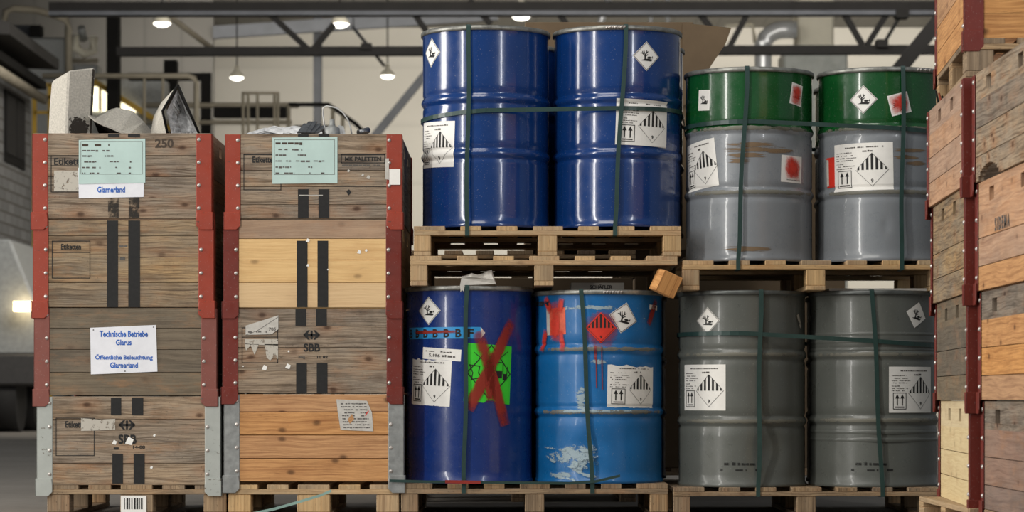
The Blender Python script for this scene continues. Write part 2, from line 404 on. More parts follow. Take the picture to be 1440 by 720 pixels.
# ================================================================ SETTING
def concrete(name, c, scale=1.0, planks=False):
    t = NT(name); co = t.n('ShaderNodeTexCoord').outputs['Object']
    n1 = t.noise(co, .7 * scale, 8, .7); n2 = t.noise(co, 9 * scale, 6, .7)
    col = t.ramp(n1, .3, .7, tuple(x * .7 for x in c[:3]) + (1,), c)
    col = t.mix(t.math('MULTIPLY', t.ramp(n2, .5, .7), .4), col, tuple(x * .45 for x in c[:3]) + (1,))
    t.link(col, t.b.inputs['Base Color']); t.b.inputs['Roughness'].default_value = .8
    return t.m
def cladding(name, c, pitch, horiz=False, amt=.12):
    t = NT(name); co = t.n('ShaderNodeTexCoord').outputs['Object']
    sx = t.n('ShaderNodeSeparateXYZ', i_0=co).outputs[2 if horiz else 0]
    m = t.math('FRACT', t.math('DIVIDE', sx, pitch))
    line = t.ramp(m, .0, .12, (1, 1, 1, 1), (0, 0, 0, 1))
    col = t.mix(t.math('MULTIPLY', line, amt * 3), c, tuple(x * .5 for x in c[:3]) + (1,))
    col = t.mix(t.math('MULTIPLY', t.ramp(t.noise(co, .35, 5), .4, .7), amt * 2), col, tuple(x * .7 for x in c[:3]) + (1,))
    t.link(col, t.b.inputs['Base Color']); t.b.inputs['Roughness'].default_value = .75
    return t.m
mb = MB(); mb.box(-34, 34, -6, 74, -.2, 0); struct(mb.build('floor', concrete('concrete_floor', S(134, 128, 120))))
mb = MB(); mb.box(-12.5, 34, 72, 72.3, 0, 12.5); struct(mb.build('wall_back', cladding('beige_panel_wall', S(204, 200, 190), 1.55, True, .07)))
mb = MB(); mb.box(-34, -7.3, 66, 66.3, 0, 10.4); struct(mb.build('wall_back_left', cladding('grey_corrugated_wall', S(76, 74, 70), .9, False, .2)))
mb = MB(); mb.box(-34, 34, 40, 74, 10.4, 10.6); struct(mb.build('ceiling', cladding('grey_roof_deck', S(120, 118, 112), .6, False, .2)))
M['iron'] = plain('dark_grey_steel', S(28, 27, 26), .8, 0, .1, 3, 0, 0, .15)
M['iron_mid'] = plain('grey_blue_steel', S(74, 76, 80), .7, 0, .1, 3, 0, 0, .2)
M['pipe_beige'] = plain('beige_pipe', S(150, 142, 124), .7, 0, .1, 3)
M['cream'] = plain('cream_sheet_metal', S(226, 220, 200), .6, 0, .05, 2)
M['duct'] = plain('silver_duct', S(206, 208, 208), .3, .35, .05, 3)
M['lampglow'] = emis('lamp_glow', (1.0, .96, .86, 1), 6)
M['yellow'] = plain('yellow_steel', S(186, 150, 50), .6, 0, .1, 3)
M['winglow'] = emis('window_glow', (1.0, .90, .62, 1), 2.2)

def P3(px, py, Y): return (PX(px, Y), Y, PZ(py, Y))
# roof truss across the hall
t = thing('roof_truss', 'dark grey steel roof truss spanning the hall below the roof', 'truss', (0, 46, 0))
def lp(px, py, Y): return (PX(px, Y), Y - 46, PZ(py, Y))
mb = MB(); a, b = lp(70, 11, 46), lp(1420, 10, 46); mb.beam(a, b, .25, .17); mb.build('top_chord', M['iron'], t)
mb = MB(); a, b = lp(70, 20, 46), lp(1420, 19, 46); mb.beam(a, b, .3, .07); mb.build('chord_flange', M['iron_mid'], t)
mb = MB(); a, b = lp(165, 73, 46), lp(1420, 70, 46); mb.beam(a, b, .2, .15); mb.build('bottom_chord', M['iron'], t)
for (x0, y0, x1, y1) in ((380, 20, 434, 70), (470, 34, 440, 70), (583, 20, 612, 62), (660, 0, 690, 34), (785, 16, 812, 60), (980, 14, 1000, 40), (1055, 12, 1026, 66), (1182, 10, 1213, 64), (1252, 12, 1219, 64)):
    mb = MB(); mb.beam(lp(x0, y0, 46), lp(x1, y1, 46), .1, .1); mb.build('diagonal', M['iron'], t)
t = thing('roof_beam', 'steel beam under the far end of the roof above the beige wall', 'beam', (0, 66, 0))
mb = MB(); mb.beam((PX(300, 66), 0, PZ(46, 66)), (PX(700, 66), 0, PZ(20, 66)), .2, .3); mb.build('flange', M['iron_mid'], t)
# columns and braces
def simple(name, label, cat, fn, mat, group=None):
    mb = MB(); fn(mb); return tag(mb.build(name, mat), label, cat, group)
def vbeam(px, y0, y1, wpx, Y):
    return lambda m: m.box(PX(px - wpx / 2, Y), PX(px + wpx / 2, Y), Y, Y + .4, PZ(y1, Y) if y1 < 999 else 0, PZ(y0, Y))
simple('steel_column', 'blue grey steel column against the beige far wall', 'column', vbeam(446, 20, 9999, 11, 68), M['iron_mid'])
simple('steel_column', 'wide dark steel column left of the hanging lamps', 'column', vbeam(158, 22, 9999, 17, 58), M['iron'])
simple('steel_column', 'short dark column standing behind the beige handrail', 'column', vbeam(239, 84, 9999, 18, 60), M['iron'])
simple('wind_brace', 'grey diagonal brace running up the beige far wall', 'brace', lambda m: m.beam(P3(200, 589, 68.7), P3(625, 72, 68.7), .16, .2), M['iron_mid'])
simple('wind_brace', 'heavy dark diagonal beam beside the stacked crates at right', 'brace', lambda m: m.beam(P3(1230, 140, 38), P3(1350, -8, 38), .2, .2), M['iron'])
# hanging lamps
def lamp(px, py, wpx, Y, label):
    X, Z = PX(px, Y), PZ(py, Y); r = wpx / 2 * Y / F
    t = thing('high_bay_lamp', label, 'lamp', (X, Y, Z), 0, 'high bay lamps hanging from the roof')
    mb = MB(); mb.lathe([(r, .0), (r * .95, .06), (r * .45, r * .9), (r * .3, r * 1.0), (r * .3, r * 1.6), (.001, r * 1.6)], 24); mb.build('lamp_shade', M['cream'], t)
    mb = MB(); mb.lathe([(.001, -r * .42), (r * .5, -r * .34), (r * .85, -r * .14), (r * .97, .0)], 24); mb.build('diffuser', M['lampglow'], t)
    mb = MB(); mb.tube([(0, 0, r * 1.6), (0, 0, max(.3, 10.4 - Z))], .015, 6); mb.build('rod', M['iron'], t)
lamp(228, 33, 25, 50, 'round lit lamp furthest left, above the white scrap housing')
lamp(333, 109, 20, 60, 'small lit lamp hanging low between the two crate stacks')
lamp(478, 34, 26, 50, 'round lit lamp high above the second crate stack')
lamp(545, 107, 20, 60, 'small lit lamp hanging low just left of the blue drums')
lamp(733, 23, 28, 50, 'round lit lamp just above the left blue drum')
simple('conduit', 'pale conduit slanting down to the left low hanging lamp', 'pipe', lambda m: (m.tube([P3(237, 22, 56), P3(298, 68, 57)], .06), m.tube([P3(238, 23, 56), (PX(238, 56), 56, 10.38)], .012, 6)), M['pipe_beige'])
simple('conduit', 'thin pale conduit slanting down beside the middle high lamp', 'pipe', lambda m: (m.tube([P3(496, 38, 57), P3(540, 92, 59)], .035), m.tube([P3(497, 39, 57), (PX(497, 57), 57, 10.38)], .012, 6)), M['iron_mid'])
simple('junction_box', 'small dark box hanging on the truss chord left of the blue drums', 'box', lambda m: m.box(PX(508, 46), PX(523, 46), 45.85, 46.1, PZ(71, 46), PZ(62, 46)), M['iron'])
# pale ventilation unit with silver duct
t = thing('ventilation_unit', 'tall cream ventilation unit rising behind the green drums', 'ventilation unit', (0, 60, 0))
mb = MB(); mb.box(PX(1122, 60), PX(1173, 60), 0, 1, PZ(73, 60), 10.4); mb.build('upper_housing', M['cream'], t, .05)
mb = MB(); mb.box(PX(1100, 60), PX(1190, 60), -.3, 1, 0, PZ(73, 60)); mb.build('lower_housing', M['galv_white'], t, .05)
simple('elbow_duct', 'shiny silver elbow duct left of the cream ventilation unit', 'duct', lambda m: m.tube([P3(1073, 594, 59.3), P3(1073, 70, 59.3)] + [P3(1103 - 30 * math.cos(a), 66 - 24 * math.sin(a), 59.3) for a in [i * math.pi / 16 for i in range(9)]] + [P3(1120, 42, 59.3)], .19, 14), M['duct'])
simple('downpipe', 'silver vertical pipe above the right blue drum', 'pipe', lambda m: (m.tube([P3(915, -20, 58), P3(915, 120, 58)], .05), m.tube([P3(939, -20, 58), P3(939, 120, 58)], .05)), M['duct']) if False else None
simple('downpipe', 'left one of two bright vertical pipes above the right blue drum', 'pipe', lambda m: m.tube([P3(915, -20, 58), P3(915, 120, 58)], .05), M['duct'])
simple('downpipe', 'right one of two bright vertical pipes above the right blue drum', 'pipe', lambda m: m.tube([P3(939, -20, 58), P3(939, 120, 58)], .05), M['duct'])
simple('slanted_pipe', 'short bright slanting pipe above the gap of the blue drums', 'pipe', lambda m: m.tube([P3(856, 0, 58), P3(838, 50, 58)], .08), M['duct'])
simple('electric_hoist', 'small dark hoist with an arm under the truss at right', 'hoist', lambda m: (m.box(PX(1258, 46), PX(1276, 46), 45.8, 46.1, PZ(27, 46), PZ(15, 46)), m.beam(P3(1264, 26, 45.95), P3(1240, 66, 45.95), .06, .06), m.box(PX(1231, 46), PX(1247, 46), 45.8, 46.1, PZ(68, 46), PZ(57, 46))), M['iron'])
simple('roof_pipe', 'pale pipework loop behind the cardboard at far wall', 'pipe', lambda m: m.tube([P3(1020, 36, 62), P3(1058, 34, 62), P3(1062, 60, 62)], .05), M['cream'])
# railings and platform, middle
t = thing('platform_railing', 'beige tube scaffold rising behind the second crate stack', 'railing', (0, 54, 0))
for px, y0 in ((342, 132), (349, 130), (362, 130), (386, 133), (391, 130)):
    mb = MB(); mb.tube([(PX(px, 54), 0, 0), (PX(px, 54), 0, PZ(y0, 54))], .03, 6); mb.build('post', M['pipe_beige'], t)
mb = MB(); mb.tube([(PX(340, 54), 0, PZ(131, 54)), (PX(392, 54), 0, PZ(131, 54))], .03, 6); mb.build('top_rail', M['pipe_beige'], t)
mb = MB(); mb.box(PX(300, 55), PX(402, 55), 1, 1.4, PZ(164, 55), PZ(150, 55)); mb.build('platform_edge', M['iron'], t)
t = thing('handrail', 'grey stair handrail sloping down right behind the wire scrap', 'railing', (0, 55, 0))
mb = MB(); mb.tube([(PX(406, 55), 0, PZ(147, 55)), (PX(462, 55), 0, PZ(147, 55)), (PX(500, 55), 0, PZ(174, 55)), (PX(540, 55), 0, PZ(215, 55))], .05, 6); mb.build('top_rail', M['iron'], t)
for px, y0 in ((406, 147), (468, 151), (482, 161)):
    mb = MB(); mb.tube([(PX(px, 55), 0, 0), (PX(px, 55), 0, PZ(y0, 55))], .04, 6); mb.build('post', M['pipe_beige'], t)
mb = MB(); mb.box(PX(412, 55), PX(470, 55), .3, 3.0, PZ(182, 55), PZ(174, 55)); mb.build('platform', M['iron_mid'], t)
t = thing('handrail', 'long beige handrail behind the scrap housings', 'railing', (0, 52, 0))
mb = MB(); mb.tube([(PX(60, 52), 0, PZ(107, 52)), (PX(265, 52), 0, PZ(107, 52)), (PX(273, 52), 0, PZ(110, 52)), (PX(276, 52), 0, PZ(117, 52)), (PX(276, 52), 0, 0)], .055, 8); mb.build('top_rail', M['pipe_beige'], t)
for px in (203, 229):
    mb = MB(); mb.tube([(PX(px, 52), 0, PZ(107, 52)), (PX(px, 52), 0, 0)], .03, 6); mb.build('post', M['pipe_beige'], t)
t = thing('gantry', 'dark steel gantry to the right of the long beige handrail', 'gantry', (0, 57, 0))
mb = MB(); mb.box(PX(282, 57), PX(296, 57), 0, .2, 0, PZ(102, 57)); mb.build('post', M['iron'], t)
mb = MB(); mb.box(PX(180, 57), PX(296, 57), .05, .25, PZ(112, 57), PZ(102, 57)); mb.build('cross_beam', M['iron'], t)
simple('pipe_run', 'horizontal beige pipe behind the pyramid shaped scrap housing', 'pipe', lambda m: m.tube([P3(200, 148, 57), P3(420, 148, 57)], .06), M['pipe_beige'])
simple('pipe_run', 'lower beige pipe just above the left crate stack', 'pipe', lambda m: m.tube([P3(200, 172, 57), P3(410, 172, 57)], .05), M['pipe_beige'])
simple('stair_tower', 'grey clad stair tower holding the glowing windows', 'building', lambda m: m.box(PX(100, 59), PX(232, 59), 59.12, 59.7, 0, PZ(112, 59)), M['galv'])
# lit window and yellow stair stringer
t = thing('lit_window', 'glowing window behind the white scrap slab', 'window', (0, 59, 0))
mb = MB(); mb.box(PX(128, 59), PX(160, 59), 0, .1, PZ(156, 59), PZ(122, 59)); mb.build('pane', M['winglow'], t)
for px in (141,):
    mb = MB(); mb.box(PX(px, 59) - .03, PX(px, 59) + .03, -.05, 0, PZ(156, 59), PZ(122, 59)); mb.build('mullion', M['yellow'], t)
simple('lit_window', 'low glowing window strip behind the lying scrap housing', 'window', lambda m: m.hexa([(PX(a, 59), 59 + d, PZ(b, 59)) for (a, b), (a2, b2) in [((166, 160), 0)] for d in [0]] if False else [(PX(166, 59), 59, PZ(156, 59)), (PX(190, 59), 59, PZ(158, 59)), (PX(166, 59), 59.1, PZ(156, 59)), (PX(190, 59), 59.1, PZ(158, 59)), (PX(166, 59), 59, PZ(142, 59)), (PX(190, 59), 59, PZ(152, 59)), (PX(166, 59), 59.1, PZ(142, 59)), (PX(190, 59), 59.1, PZ(152, 59))]), M['winglow'])
simple('stair_stringer', 'yellow stair stringer sloping above the glowing window', 'stair', lambda m: m.beam(P3(128, 112, 58.9), P3(240, 182, 58.9), .12, .12), M['yellow'])
t = thing('yellow_rail_frame', 'yellow rail frame beside the grey site building', 'railing', (0, 54, 0))
for px in (48, 70):
    mb = MB(); mb.box(PX(px, 54) - .04, PX(px, 54) + .04, 0, .08, 0, PZ(118, 54)); mb.build('post', M['yellow'], t)
for py in (119, 136, 158):
    mb = MB(); mb.box(PX(48, 54), PX(100, 54), 0, .06, PZ(py + 2, 54), PZ(py - 2, 54)); mb.build('rail', M['yellow'], t)
# plant equipment top left
t = thing('filter_housing', 'pale grey machine housing framed by bent pipes, top left', 'machine', (0, 60, 0))
mb = MB(); mb.box(PX(36, 60), PX(92, 60), 0, 1.5, 0, PZ(52, 60)); mb.build('housing', M['galv'], t, .05)
mb = MB(); mb.box(PX(12, 60), PX(46, 60), .3, 1.4, 0, PZ(32, 60)); mb.build('side_cabinet', M['iron_mid'], t, .05)
mb = MB(); mb.box(PX(43, 60), PX(58, 60), -.1, .3, PZ(52, 60), PZ(36, 60)); mb.build('hatch', M['iron'], t)
simple('bent_pipe', 'thick beige bent pipe arching over the pale machine housing', 'pipe', lambda m: m.tube([P3(4, 40, 58), P3(8, 16, 58), P3(20, 12, 58), P3(50, 14, 58), P3(78, 22, 58), P3(93, 28, 58), P3(96, 40, 58), P3(96, 140, 58)], .075, 8), M['pipe_beige'])
t = thing('valve_cluster', 'white valve assembly right of the arching pipe', 'machine', (0, 60, 0))
mb = MB(); mb.tube([(PX(105, 60), 0, PZ(50, 60)), (PX(107, 60), 0, PZ(68, 60)), (PX(118, 60), 0, PZ(76, 60)), (PX(131, 60), 0, PZ(72, 60)), (PX(131, 60), 0, PZ(52, 60))], .1, 10); mb.build('valve_body', M['cream'], t)
mb = MB(); mb.tube([(PX(116, 60), -.2, PZ(40, 60)), (PX(118, 60), 0, PZ(56, 60))], .09, 8); mb.build('actuator', M['galv'], t)
mb = MB(); mb.tube([(PX(100, 60), .2, PZ(84, 60)), (PX(136, 60), .2, PZ(84, 60))], .05, 8); mb.build('manifold', M['pipe_beige'], t)
mb = MB(); mb.box(PX(100, 60), PX(134, 60), .3, 1, 0, PZ(88, 60)); mb.build('cabinet', M['galv'], t, .03)
# site building with eaves at far left
def brick():
    t = NT('grey_brick_wall'); co = t.n('ShaderNodeTexCoord').outputs['Object']
    s_ = t.n('ShaderNodeSeparateXYZ', i_0=co); v = t.n('ShaderNodeCombineXYZ', i_X=s_.outputs[1], i_Y=s_.outputs[2]).outputs[0]
    b = t.n('ShaderNodeTexBrick', i_Vector=v, i_Color1=S(128, 128, 126), i_Color2=S(112, 112, 110), i_Mortar=S(86, 82, 76), i_Scale=1.0, i_Mortar_Size=.02, i_Brick_Width=.6, i_Row_Height=.2)
    t.link(b.outputs[0], t.b.inputs['Base Color']); t.b.inputs['Roughness'].default_value = .9
    return t.m
t = thing('site_building', 'grey brick site building with dark overhanging roof at far left', 'building', (-10, 46, 0))
XW = PX(43, 50)
mb = MB(); mb.box(-3, XW + 10, -1.2, 4, 0, 6.45); mb.build('wall', brick(), t)
fr = None
mb = MB(); mb.box(XW + 9.9, XW + 10.03, 1.35, 3.3, PZ(232, 49.3) - .1, PZ(135, 48.5)); fr = mb.build('window', M['iron'], t)
mb = MB(); mb.box(XW + 10.02, XW + 10.05, 1.45, 2.3, PZ(226, 49), PZ(142, 48.5)); mb.box(XW + 10.02, XW + 10.05, 2.4, 3.2, PZ(226, 49), PZ(142, 48.5)); o = mb.build('pane', M['dark'], fr)
EX = PX(83, 49.6)
mb = MB(); mb.prism([(-3, 6.75), (EX + 10, 6.55), (EX + 10, 6.75), (-3, 8.0)], -1.3, 3.6); mb.build('roof', plain('dark_roof', S(52, 50, 48), .8), t)
mb = MB(); mb.prism([(-3, 6.35), (EX + 9.75, 6.2), (EX + 9.75, 6.35), (-3, 6.75)], -1.3, 3.7); mb.build('eaves', M['iron'], t)
mb = MB(); mb.tube([(EX + 9.7, -1.3, 6.02), (EX + 9.7, 3.75, 6.02)], .09, 8); mb.build('gutter', M['pipe_beige'], t)
# lorry at far left
t = thing('lorry', 'pale grey lorry with a lit lamp at the far left edge', 'truck', (-9.2, 43, 0))
mb = MB(); mb.prism([(-2, 1.2), (1.84, 1.2), (1.84, 1.9), (1.4, 3.0), (-2, 3.0)], -1, 1.4); mb.build('cab', plain('lorry_paint', S(150, 152, 150), .4), t, .04)
mb = MB(); mb.prism([(-2, 1.95), (1.0, 1.95), (.72, 2.75), (-2, 2.75)], -1.02, -.9); mb.build('windscreen', plain('dull_windscreen', S(92, 100, 100), .2), t)
mb = MB(); mb.box(-2, 1.92, -1.15, 1.4, .72, 1.22); mb.build('bumper', plain('dark_bumper', S(64, 62, 60), .6), t, .04)
mb = MB(); mb.box(1.50, 1.80, -1.25, -1.12, PZ(438, 42) , PZ(425, 42)); mb.build('headlamp', emis('headlamp_glow', (1, .78, .45, 1), 9), t)
for y in (-.6, 1.0):
    mb = MB(); mb.tube([(.9, y, .5), (1.5, y, .5)], .5, 24); mb.build('wheel', M['dark'], t)
mb = MB(); mb.box(-2, 1.3, -.6, 1.3, .3, .8); mb.build('chassis', M['dark'], t)

# ================================================================ PALLETS
def pallet(X0, X1, Y0, D, Z0, H, boards, label, mat, blocks=((0, .1), (.5, .145), (1, .1)), skip=(), odd=None, rz=0):
    W = X1 - X0
    t = thing('pallet', label, 'pallet', ((X0 + X1) / 2, Y0 + D / 2, Z0), rz, 'wooden pallets under the crates and drums')
    th = H * .15; zb = th; zk = H - 2 * th
    tot = sum(boards); gap = (W - tot) / (len(boards) - 1); x = -W / 2
    for i, b in enumerate(boards):
        mb = MB(); j = random.uniform(-.006, .004)
        mb.box(x, x + b, -D / 2 + max(0, -j), D / 2 + j, H - th, H, 'y', tone=random.uniform(.2, 1)); mb.build('top_board', mat, t, .002)
        x += b + gap
    for y in (-D / 2, -.05, D / 2 - .1):
        mb = MB(); mb.box(-W / 2, W / 2, y, y + .1, H - 2 * th, H - th, 'x', tone=random.uniform(.5, 1)); mb.build('stringer_board', mat, t, .002)
    for bi, (f, bw) in enumerate(blocks):
        cx = -W / 2 + bw / 2 + f * (W - bw)
        for yi, y in enumerate((-D / 2, -.06, D / 2 - .12)):
            if (bi, yi) in skip: continue
            mb = MB(); mb.box(cx - bw / 2, cx + bw / 2, y + .003, y + .12, zb, zk, 'y', tone=random.uniform(.4, 1)); mb.build('block', mat, t, .003)
        if (bi, 0) in skip: continue
        mb = MB(); mb.box(cx - bw / 2, cx + bw / 2, -D / 2 + .001, D / 2, 0, th, 'y', tone=random.uniform(.3, .8)); mb.build('bottom_board', mat, t, .002)
    return t
CPB = (.138, .092, .092, .133, .09, .09, .138); EUB = (.14, .1, .14, .1, .14)
B3 = ((0, .075), (.5, .085), (1, .08))
PW = M['pallet']; PO = M['pallet_old']
# under the two crate stacks
p = pallet(PX(66), PX(318), 12, 1.2, 0, .144, EUB, 'pallet with barcode sticker under the left crate stack', PO)
a = Art(); a.rect(PX(170) - p.location.x, 0.02, PX(206) - p.location.x, PZ(697), 'paper')
x = PX(175) - p.location.x
rnd = random.Random(3)
while x < PX(200) - p.location.x:
    wd = rnd.choice((.003, .005, .008)); a.rect(x, .035, x + wd, PZ(700.5), 'ink', 2); x += wd + rnd.choice((.003, .004, .006))
o = a.to_mesh('barcode_label', lambda u, v, l: (u, -.6 - .0015 - l * .0006, v), p); o['label'] = 'white barcode label'
pallet(PX(321), PX(561), 12, 1.2, 0, .144, (.13, .095, .14, .095, .13), 'clean pallet under the second crate stack from the left', PW)
# drum pallets
ZL = .148; ZR = .132
pallet(PX(564), PX(939.5), 12, 1.18, 0, ZL, CPB, 'mottled pallet under the dark blue and the light blue drum', PO, B3)
pallet(PX(947), PX(1321), 12, 1.18, 0, ZR, CPB, 'floor pallet under the two all grey drums', PO, B3)
ZP2 = ZL + .880
p2 = pallet(PX(577), PX(953), 12, 1.18, ZP2, .132, CPB, 'empty pallet with a broken corner block, lower of two below the blue drums', PW, B3, skip=((2, 0),))
mb = MB(); mb.box(-.047, .047, -.05, .07, -.05, .05, 'y', tone=.8); o = mb.build('block', M['crate_orange'], p2, .003)
o.location = (PX(937) - p2.location.x, -.6, PZ(399) - ZP2); o.rotation_euler = (R(6), R(24), R(14)); o['label'] = 'loose corner block hanging askew'
ZP1 = ZP2 + .132
pallet(PX(582), PX(958), 12, 1.18, ZP1, .132, CPB, 'pallet directly below the two upper blue drums', PW, B3)
ZUR = ZR + .876
pallet(PX(960), PX(1335), 12, 1.18, ZUR, .132, CPB, 'pallet directly below the two green topped drums', PW, B3)

# ================================================================ DRUMS
DY = 12.302; RB = .286
def drum_profile(H, rings, top_mat_from=None):
    z = [(.289, 0), (.2915, .004), (.2915, .014), (.2865, .02)]
    def ring(zc): return [(RB, zc - .034), (RB - .0035, zc - .026), (RB - .0025, zc - .02), (RB + .003, zc - .012), (RB + .0068, zc - .004), (RB + .0068, zc + .004), (RB + .003, zc + .012), (RB - .0025, zc + .02), (RB - .0035, zc + .026), (RB, zc + .034)]
    pr = list(z); zz = .05; stops = sorted(rings)
    rows = []
    for r0 in stops: rows += ring(r0 * H)
    plainz = [k * .028 for k in range(2, int(H / .028))]
    for q in plainz:
        if q < H - .04 and all(abs(q - r0 * H) > .045 for r0 in stops): rows.append((RB, q))
    rows.sort(key=lambda p: p[1]); pr += rows; pr += [(RB, H - .03), (.2875, H - .02), (.290, H - .008), (.290, H - .002), (.282, H - .001), (.279, H - .012), (.27, H - .016), (.0005, H - .016)]
    return pr
drums = {}
def drum(key, pxc, Z0, H, mat, label, rings=(.36, .63), topmat=None, split=None, ringmat='ring', group='steel drums on pallets', dents=(), Y=DY, latch=None, X=None, minor=False):
    X = PX(pxc, Y) if X is None else X
    t = thing('steel_drum', label, 'drum', (X, Y, Z0), 0, group)
    prof = drum_profile(H, rings); mb = MB()
    mats = None
    if split: mats = [1 if (prof[i][1] + prof[i + 1][1]) / 2 > split * H and prof[i][0] > .28 else 0 for i in range(len(prof) - 1)]
    mb.lathe(prof, 128 if not minor else 48, mats)
    for (ang, z, sa, sz, dep) in dents:
        for v in mb.bm.verts:
            if v.co.z > H - .02 or v.co.z < .02: continue
            aa = math.atan2(v.co.x, -v.co.y) - R(ang)
            k = math.exp(-(aa * RB / sa) ** 2 - ((v.co.z - z) / sz) ** 2) * dep
            rr = math.hypot(v.co.x, v.co.y); v.co.x *= (rr - k) / rr; v.co.y *= (rr - k) / rr
    body = mb.build('drum_body', [M[mat], M[topmat or mat]], t)
    mb = MB(); mb.lathe([(.2885, H - .020), (.2945, H - .020), (.2955, H - .012), (.2945, H - .003), (.291, H + .0005), (.284, H + .0005), (.281, H - .006), (.2885, H - .020)], 96 if not minor else 40)
    mb.build('closing_ring', M[ringmat], t)
    if latch is not None:
        mb = MB(); a0 = latch
        for k in range(7):
            a1 = R(a0 + k * 2.4); r = .297 + .003 * (k % 2)
            mb.tube([(r * math.sin(a1), -r * math.cos(a1), H - .013), (r * math.sin(a1 + .045), -r * math.cos(a1 + .045), H - .006)], .006, 6)
        mb.build('ring_latch', M['rivet'], t)
    drums[key] = dict(t=t, X=X, Y=Y, Z=Z0, H=H, px=720 + X * F / Y, prof=[p for p in prof if p[0] > .28][:-2], dents=dents)
    return t
def surf(d, px, py):
    """angle and height on the drum for a picture point"""
    D = drums[d]; rp = RB * F / D['Y']; s = max(-.999, min(.999, (px - D['px']) / rp)); a = math.asin(s)
    Ys = D['Y'] - RB * math.cos(a)
    # exact refinement
    for _ in range(6):
        xs = (px - 720) * Ys / F - D['X']; s = max(-.995, min(.995, xs / RB)); a = math.asin(s); Ys = D['Y'] - RB * math.cos(a)
    return a, CZ + (YH - py) * Ys / F - D['Z']
def rad(D, z, a):
    P = D['prof']; r = RB
    for p, q in zip(P, P[1:]):
        if p[1] <= z <= q[1] and q[1] > p[1]: r = p[0] + (q[0] - p[0]) * (z - p[1]) / (q[1] - p[1]); break
    for (ang, zc, sa, sz, dep) in D['dents']: r -= .6 * math.exp(-((a - R(ang)) * RB / sa) ** 2 - ((z - zc) / sz) ** 2) * dep
    return r
def wrap(d, art, name, px, py, anchor='c', w=0, rot=0, label=None, off=0.0):
    a, z = surf(d, px, py)
    if anchor == 'r': a -= w / 2 / RB
    if anchor == 'l': a += w / 2 / RB
    if rot: art.rot(rot)
    D = drums[d]
    def fn(u, v, l):
        zz = z + v; t = a + u / RB; r = rad(D, zz, t) + .0012 + l * .0009 + off
        return (r * math.sin(t), -r * math.cos(t), zz)
    o = art.to_mesh(name, fn, D['t'], split=.012)
    if label: o['label'] = label
    return o

def class9(w, h, torn=0, base='paper', torn_top=False):
    a = Art(); x0, y0 = -w / 2, -h / 2; rnd = random.Random(int(w * 1e5) + torn)
    if torn:
        n = 14; top = [(x0 + w * i / n, h / 2 - rnd.uniform(0, .012)) for i in range(n, -1, -1)]
        for i in range(n):
            (xa, ya), (xb, yb) = top[n - i], top[n - i - 1]
            a.poly([(xa, y0 + rnd.uniform(-.002, .002)), (xb, y0), (xb, yb), (xa, ya)], base, 0)
    else: a.rect(x0, y0, -x0, -y0, base, 0)
    g = h * .025
    a.scribble(x0 + w * .22, x0 + w * .85, y0 + h * .90, g * 1.1, 'ink_soft')
    a.scribble(x0 + w * .52, x0 + w * .68, y0 + h * .81, g * 1.6, 'ink_soft')
    for k, (l, q) in enumerate(((.34, .80), (.40, .74), (.42, .69), (.36, .64), (.20, .57), (.40, .52), (.34, .47))): a.scribble(x0 + w * .05, x0 + w * l, y0 + h * q, g * .8, 'ink_soft')
    # this-way-up box
    bx0, bx1, by0, by1 = x0 + w * .08, x0 + w * .33, y0 + h * .08, y0 + h * .43
    a.line([(bx0, by0), (bx1, by0), (bx1, by1), (bx0, by1)], .0028, 'ink', 1, True)
    for f in (.3, .7):
        cx = bx0 + (bx1 - bx0) * f; a.rect(cx - .0028, by0 + (by1 - by0) * .22, cx + .0028, by0 + (by1 - by0) * .72, 'ink')
        a.poly([(cx - .010, by0 + (by1 - by0) * .66), (cx + .010, by0 + (by1 - by0) * .66), (cx, by0 + (by1 - by0) * .93)], 'ink')
    a.rect(bx0 + .008, by0 + (by1 - by0) * .08, bx1 - .008, by0 + (by1 - by0) * .15, 'ink')
    d = diamond9(h * .35); d.xf(lambda u, v: (u + x0 + w * .67, v + y0 + h * .43)); a.items += d.items
    return a
def diamond9(r, ink='ink', base=None):
    a = Art()
    if base: a.poly([(-r * 1.12, 0), (0, -r * 1.12), (r * 1.12, 0), (0, r * 1.12)], base, 0)
    for k in range(7):
        c = (k - 3) * r * .285; hw = r * .072
        yl, yr = r - abs(c - hw), r - abs(c + hw)
        if k in (0,): a.poly([(c - hw, .0), (c + hw, 0), (c + hw, yr)], ink)
        elif k == 6: a.poly([(c - hw, 0), (c + hw, 0), (c - hw, yl)], ink)
        elif k == 3: a.poly([(c - hw, 0), (c + hw, 0), (c + hw, yr - r * .02), (0, r * .98), (c - hw, yl - r * .02)], ink)
        else: a.poly([(c - hw, 0), (c + hw, 0), (c + hw, yr), (c - hw, yl)], ink)
    lw = r * .02
    a.line([(-r, 0), (0, -r), (r, 0)], lw, ink); a.line([(-r * .92, r * .08), (0, r), (r * .92, r * .08)], lw, ink)
    a.text('9', -r * .07, -r * .78, r * .07, -r * .55, ink)
    return a
